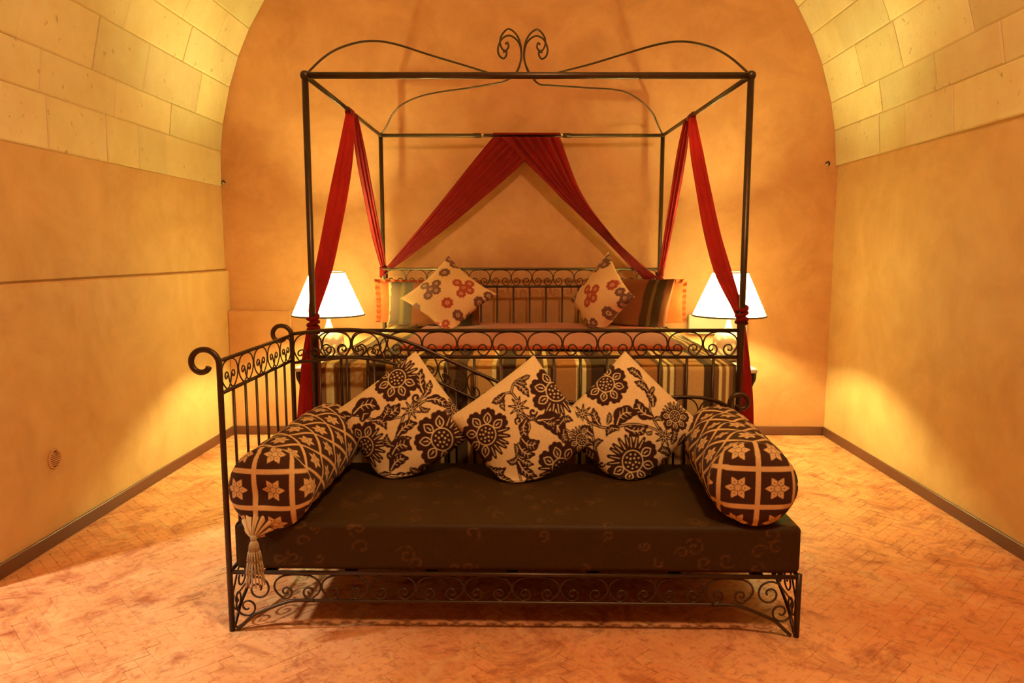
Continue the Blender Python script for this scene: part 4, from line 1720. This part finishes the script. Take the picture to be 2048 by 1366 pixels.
def side_drape(sx, front_leg, rear_leg, wf, wr, label, knot_px, tail_px, tail_w):
    root = thing('canopy_drape', label, 'drape', tuple(side_plane_pt(*front_leg[2], sx)), 'red voile drapes on the bed canopy')
    acr = np.array([0.75, 0.66 * (-sx), 0.0])
    for nm, leg, w in (('front_fall', front_leg, wf), ('rear_fall', rear_leg, wr)):
        A, B = [], []
        for i_, ((x, y), ww) in enumerate(zip(leg, w)):
            p = np.array(side_plane_pt(x, y, sx))
            if i_ == 0:
                p[2] = CAN_Z + (REAR_Z - CAN_Z) * (p[1] - FY) / BED_L
            dep = p[1]
            hw = ww / 2 * dep / FPX / 0.86
            A.append(p - acr * hw)
            B.append(p + acr * hw)
        v, f = ribbon(A, B, 60, 26, 3, 0.006, (0.66 * sx, 0.75, 0), 0.5 * sx)
        part(nm, v, f, M_RED, root)
    # over the rail
    p = np.array(side_plane_pt(*front_leg[0], sx))
    V = []
    zr = CAN_Z + (REAR_Z - CAN_Z) * (p[1] - FY) / BED_L
    for i in range(13):
        an = math.pi * i / 12
        for j in range(10):
            V.append((p[0] - math.cos(an) * 0.0145, p[1] - 0.05 + 0.10 * j / 9, zr + math.sin(an) * 0.016 - (0.02 if i in (0, 12) else 0)))
    part('rail_fold', V, grid_faces(13, 10), M_RED, root)
    # knot on the front post
    pp = bed_world(sx * BED_HW, FY, 0)
    zk = at_depth(*knot_px, pp.y).z
    part('knot', *wrap((pp.x, pp.y), 0.021, zk - 0.055, zk + 0.02, 3.3, 0.0095), M_RED, root)
    pr_ = bed_world(sx * BED_HW, RY, 0)
    zk2 = side_plane_pt(*rear_leg[-1], sx).z
    part('knot', *wrap((pr_.x, pr_.y), 0.020, zk2 - 0.05, zk2 + 0.01, 3, 0.009), M_RED, root)
    # tail hanging down along the post, outside it
    A, B = [], []
    for (x, y), ww in zip(tail_px, tail_w):
        p = np.array(at_depth(x, y, pp.y + 0.030))
        hw = ww / 2 * pp.y / FPX
        A.append(p - np.array([hw, 0, 0]))
        B.append(p + np.array([hw, 0, 0]))
    v, f = ribbon(A, B, 50, 30, 3, 0.006, (0, 1, 0), 0.2)
    part('tail', v, f, M_RED, root)
    return root


side_drape(-1, [(700, 236), (692, 300), (679, 380), (662, 470), (645, 550), (629, 612), (625, 640)], [(709, 238), (722, 310), (739, 400), (755, 480), (768, 540)], [14, 28, 34, 34, 32, 22, 12], [12, 20, 19, 17, 10], 'red voile fall knotted at the front post by the tall daybed arm', (622, 640), [(624, 655), (622, 720), (620, 790), (617, 850)], [20, 40, 48, 52])
side_drape(1, [(1383, 236), (1392, 300), (1406, 380), (1424, 470), (1447, 550), (1472, 612), (1478, 636)], [(1374, 238), (1362, 310), (1347, 400), (1333, 480), (1321, 548)], [14, 24, 28, 32, 34, 22, 12], [12, 20, 18, 15, 10], 'red voile fall knotted at the front post by the low daybed scroll', (1479, 622), [(1482, 645), (1487, 720), (1491, 800), (1493, 880)], [16, 26, 32, 30])


# ------------------------------------------------------------------ bedside tables and lamps
NS_Z = 0.615


def nightstand(x0, x1, y0, y1, label):
    root = thing('nightstand', label, 'nightstand', ((x0 + x1) / 2, (y0 + y1) / 2, 0), 'bedside tables')
    part('table_top', *box(x0, x1, y0, y1, NS_Z - 0.026, NS_Z, 0.006), M_MARBLE, root, smooth=False, label='pale marble top')
    part('frieze', *box(x0 + 0.02, x1 - 0.02, y0 + 0.022, y1 - 0.012, NS_Z - 0.16, NS_Z - 0.0262, 0.004), M_WOOD, root, smooth=False)
    d = part('drawer', *box(x0 + 0.05, x1 - 0.05, y0 + 0.008, y0 + 0.0215, NS_Z - 0.148, NS_Z - 0.045, 0.004), M_WOOD, root, smooth=False)
    part('knob', *sphere(((x0 + x1) / 2, y0 - 0.004, NS_Z - 0.097), 0.014), M_IRON, d)
    for xx in (x0 + 0.035, x1 - 0.035):
        for yy in (y0 + 0.038, y1 - 0.035):
            prof = [(0.016, 0.0), (0.020, 0.02), (0.013, 0.06), (0.018, 0.20), (0.022, 0.27), (0.016, 0.33), (0.020, 0.40), (0.024, NS_Z - 0.17), (0.021, NS_Z - 0.16)]
            part('leg', *lathe(prof, xx, yy, 14), M_WOOD, root)
    part('lower_shelf', *box(x0 + 0.03, x1 - 0.03, y0 + 0.03, y1 - 0.03, 0.262, 0.284, 0.004), M_WOOD, root, smooth=False)
    # carved corbels under the overhang
    for xx, s in ((x0 + 0.012, 1), (x1 - 0.012, -1)):
        pth = [(xx, y0 + 0.028, NS_Z - 0.030), (xx + s * 0.002, y0 + 0.018, NS_Z - 0.06), (xx + s * 0.010, y0 + 0.022, NS_Z - 0.09), (xx + s * 0.020, y0 + 0.030, NS_Z - 0.125)]
        part('corbel', *tube(smooth_path(pth, 6), 0.013, 8, r_end=0.005), M_WOOD, root)
    return root


ns_l = at_height(585, 737, NS_Z)
ns_r = at_height(1513, 737, NS_Z)
NSY0 = (ns_l.y + ns_r.y) / 2
nightstand(ns_l.x, QX0 - 0.055, NSY0, NSY0 + 0.60, 'marble-topped dark wood bedside table near the daybed arm side, with nothing on its shelf')
nightstand(QX1 + 0.055, ns_r.x, NSY0, NSY0 + 0.60, 'marble-topped dark wood bedside table with a white bowl on its shelf')
bwl = at_height(1463, 838, 0.285)
bx_, by_ = min(max(bwl.x, QX1 + 0.16), ns_r.x - 0.12), NSY0 + 0.16
prof = [(0.030, 0.2845), (0.034, 0.288), (0.050, 0.305), (0.062, 0.330), (0.066, 0.350), (0.062, 0.350), (0.046, 0.312), (0.004, 0.296)]
o = part('bowl', *lathe(prof, bx_, by_, 24), M_WHITE, origin=(bx_, by_, 0.2845))
tag(o, 'small white bowl on the lower shelf of a bedside table', 'bowl')


def table_lamp(cx, cy, label):
    root = thing('table_lamp', label, 'lamp', (cx, cy, NS_Z), 'bedside lamps')
    z0 = NS_Z + 0.001
    # pot-bellied ceramic body with a brushed leaf pattern
    prof = [(0.050, z0), (0.066, z0 + 0.010), (0.060, z0 + 0.022), (0.076, z0 + 0.040), (0.090, z0 + 0.075), (0.093, z0 + 0.110), (0.088, z0 + 0.145), (0.072, z0 + 0.172), (0.048, z0 + 0.188), (0.030, z0 + 0.198)]
    P = smooth_path(prof, 5)
    v, f = lathe([tuple(p) for p in P], cx, cy, 64)
    a = np.arctan2(v[:, 1] - cy, v[:, 0] - cx)
    z = (v[:, 2] - z0) / 0.198
    leafm = np.clip(np.sin(a * 7 + 5 * z) * np.sin(z * 17 + 2 * np.sin(a * 3)) * 2 - 0.5, 0, 1)
    C = np.array(srgb(118, 80, 64)[:3]) + (np.array(srgb(186, 158, 124)[:3]) - np.array(srgb(118, 80, 64)[:3])) * leafm[:, None]
    part('lamp_body', v, f, M_CERAMIC, root, colors=C)
    part('neck', *lathe([(0.030, z0 + 0.195), (0.020, z0 + 0.215), (0.012, z0 + 0.245), (0.010, z0 + 0.300)], cx, cy, 20), M_MARBLE, root)
    sb, st = at_depth(1458, 631, cy).z, at_depth(1458, 545, cy).z
    zb = sb + 0.135
    part('socket', *lathe([(0.013, z0 + 0.29), (0.016, z0 + 0.30), (0.016, zb - 0.036)], cx, cy, 16), M_IRON, root)
    Rb, Rt = 0.222, 0.105
    n = 64
    shade = part('lamp_shade', *lathe([(Rb, sb), (Rb - (Rb - Rt) * 0.5, (sb + st) / 2), (Rt, st)], cx, cy, n, cap=False), M_SHADE, root, label='glowing white conical shade')
    part('added_diffuser', *merge(lathe([(0.022, sb + 0.012), (Rb - 0.012, sb + 0.010)], cx, cy, n, cap=False)), M_DIFF, shade)  # added discs, bottom and top, soften the bulb's direct light cones
    part('added_diffuser', *lathe([(0.012, st - 0.012), (Rt - 0.008, st - 0.012)], cx, cy, n, cap=False), M_DIFF, shade)
    for r, z in ((Rb, sb), (Rt, st)):
        ring = [(cx + r * math.cos(t), cy + r * math.sin(t), z) for t in np.linspace(0, 2 * math.pi, n + 1)]
        part('shade_trim', *tube(ring, 0.0060, 6), M_IRON if z == sb else M_MARBLE, shade)
    sp_ = []
    for k in range(3):
        t = k * 2 * math.pi / 3 + 0.4
        sp_.append(tube([(cx, cy, st - 0.02), (cx + Rt * math.cos(t), cy + Rt * math.sin(t), st)], 0.002, 5))
    sp_.append(tube([(cx, cy, zb - 0.04), (cx + 0.045, cy, zb), (cx + 0.03, cy, zb + 0.08), (cx, cy, st - 0.02)], 0.002, 5))
    part('shade_carrier', *merge(*sp_), M_IRON, root)
    part('bulb', *sphere((cx, cy, zb), 0.030, 14, 8, 1.2), M_BULB, root)
    return root


LY = NSY0 + 0.33
ll = at_depth(657, 631, LY)
lr = at_depth(1458, 631, LY)
table_lamp(ll.x, LY, 'lit table lamp with white conical shade, on the daybed-arm side of the bed')
table_lamp(lr.x, LY, 'lit table lamp with white conical shade before the white wall box')

# ------------------------------------------------------------------ small fittings on the walls
vc = at_side(108, 918, dado_x)
vent = thing('wall_vent', 'small round slatted air vent low on the plaster dado', 'vent', (dado_x, vc.y, vc.z))
R = 0.040
part('vent_gap_shade', *tube([(dado_x + 0.0004, vc.y, vc.z), (dado_x + 0.0012, vc.y, vc.z)], R, 28), M_BASE, vent)  # dark disc stands in for the shade in the gaps between slats
ring = [(dado_x + 0.004, vc.y + R * math.cos(t), vc.z + R * math.sin(t)) for t in np.linspace(0, 2 * math.pi, 41)]
part('vent_rim', *tube(ring, 0.0045, 6), M_VENT, vent)
for k in range(7):
    zz = -0.027 + k * 0.009
    hw = math.sqrt(R * R - zz * zz) - 0.004
    part('slat', *box(dado_x + 0.001, dado_x + 0.006, vc.y - hw, vc.y + hw, vc.z + zz - 0.0025, vc.z + zz + 0.0025), M_VENT, vent, smooth=False)


def wall_hook(px, py, sx, label):
    p = at_depth(px, py, YB - 0.03)
    root = thing('wall_hook', label, 'hook', (p.x, YB, p.z), 'small metal hooks on the back wall')
    part('plate', *tube([(p.x - sx * 0.022, YB - 0.0005, p.z + 0.012), (p.x - sx * 0.022, YB - 0.008, p.z + 0.012)], 0.016, 12), M_IRON, root)
    part('arm', *tube(smooth_path([(p.x - sx * 0.022, YB - 0.006, p.z + 0.012), (p.x - sx * 0.014, YB - 0.03, p.z + 0.010), (p.x, YB - 0.045, p.z)], 6), 0.005, 8), M_CHROME, root)
    part('tip', *sphere((p.x, YB - 0.047, p.z - 0.002), 0.010), M_CHROME, root)


wall_hook(450, 368, 1, 'small metal wall hook at the vault springing over the plaster dado side')
wall_hook(1652, 330, -1, 'small metal wall hook at the vault springing on the plain-wall side')
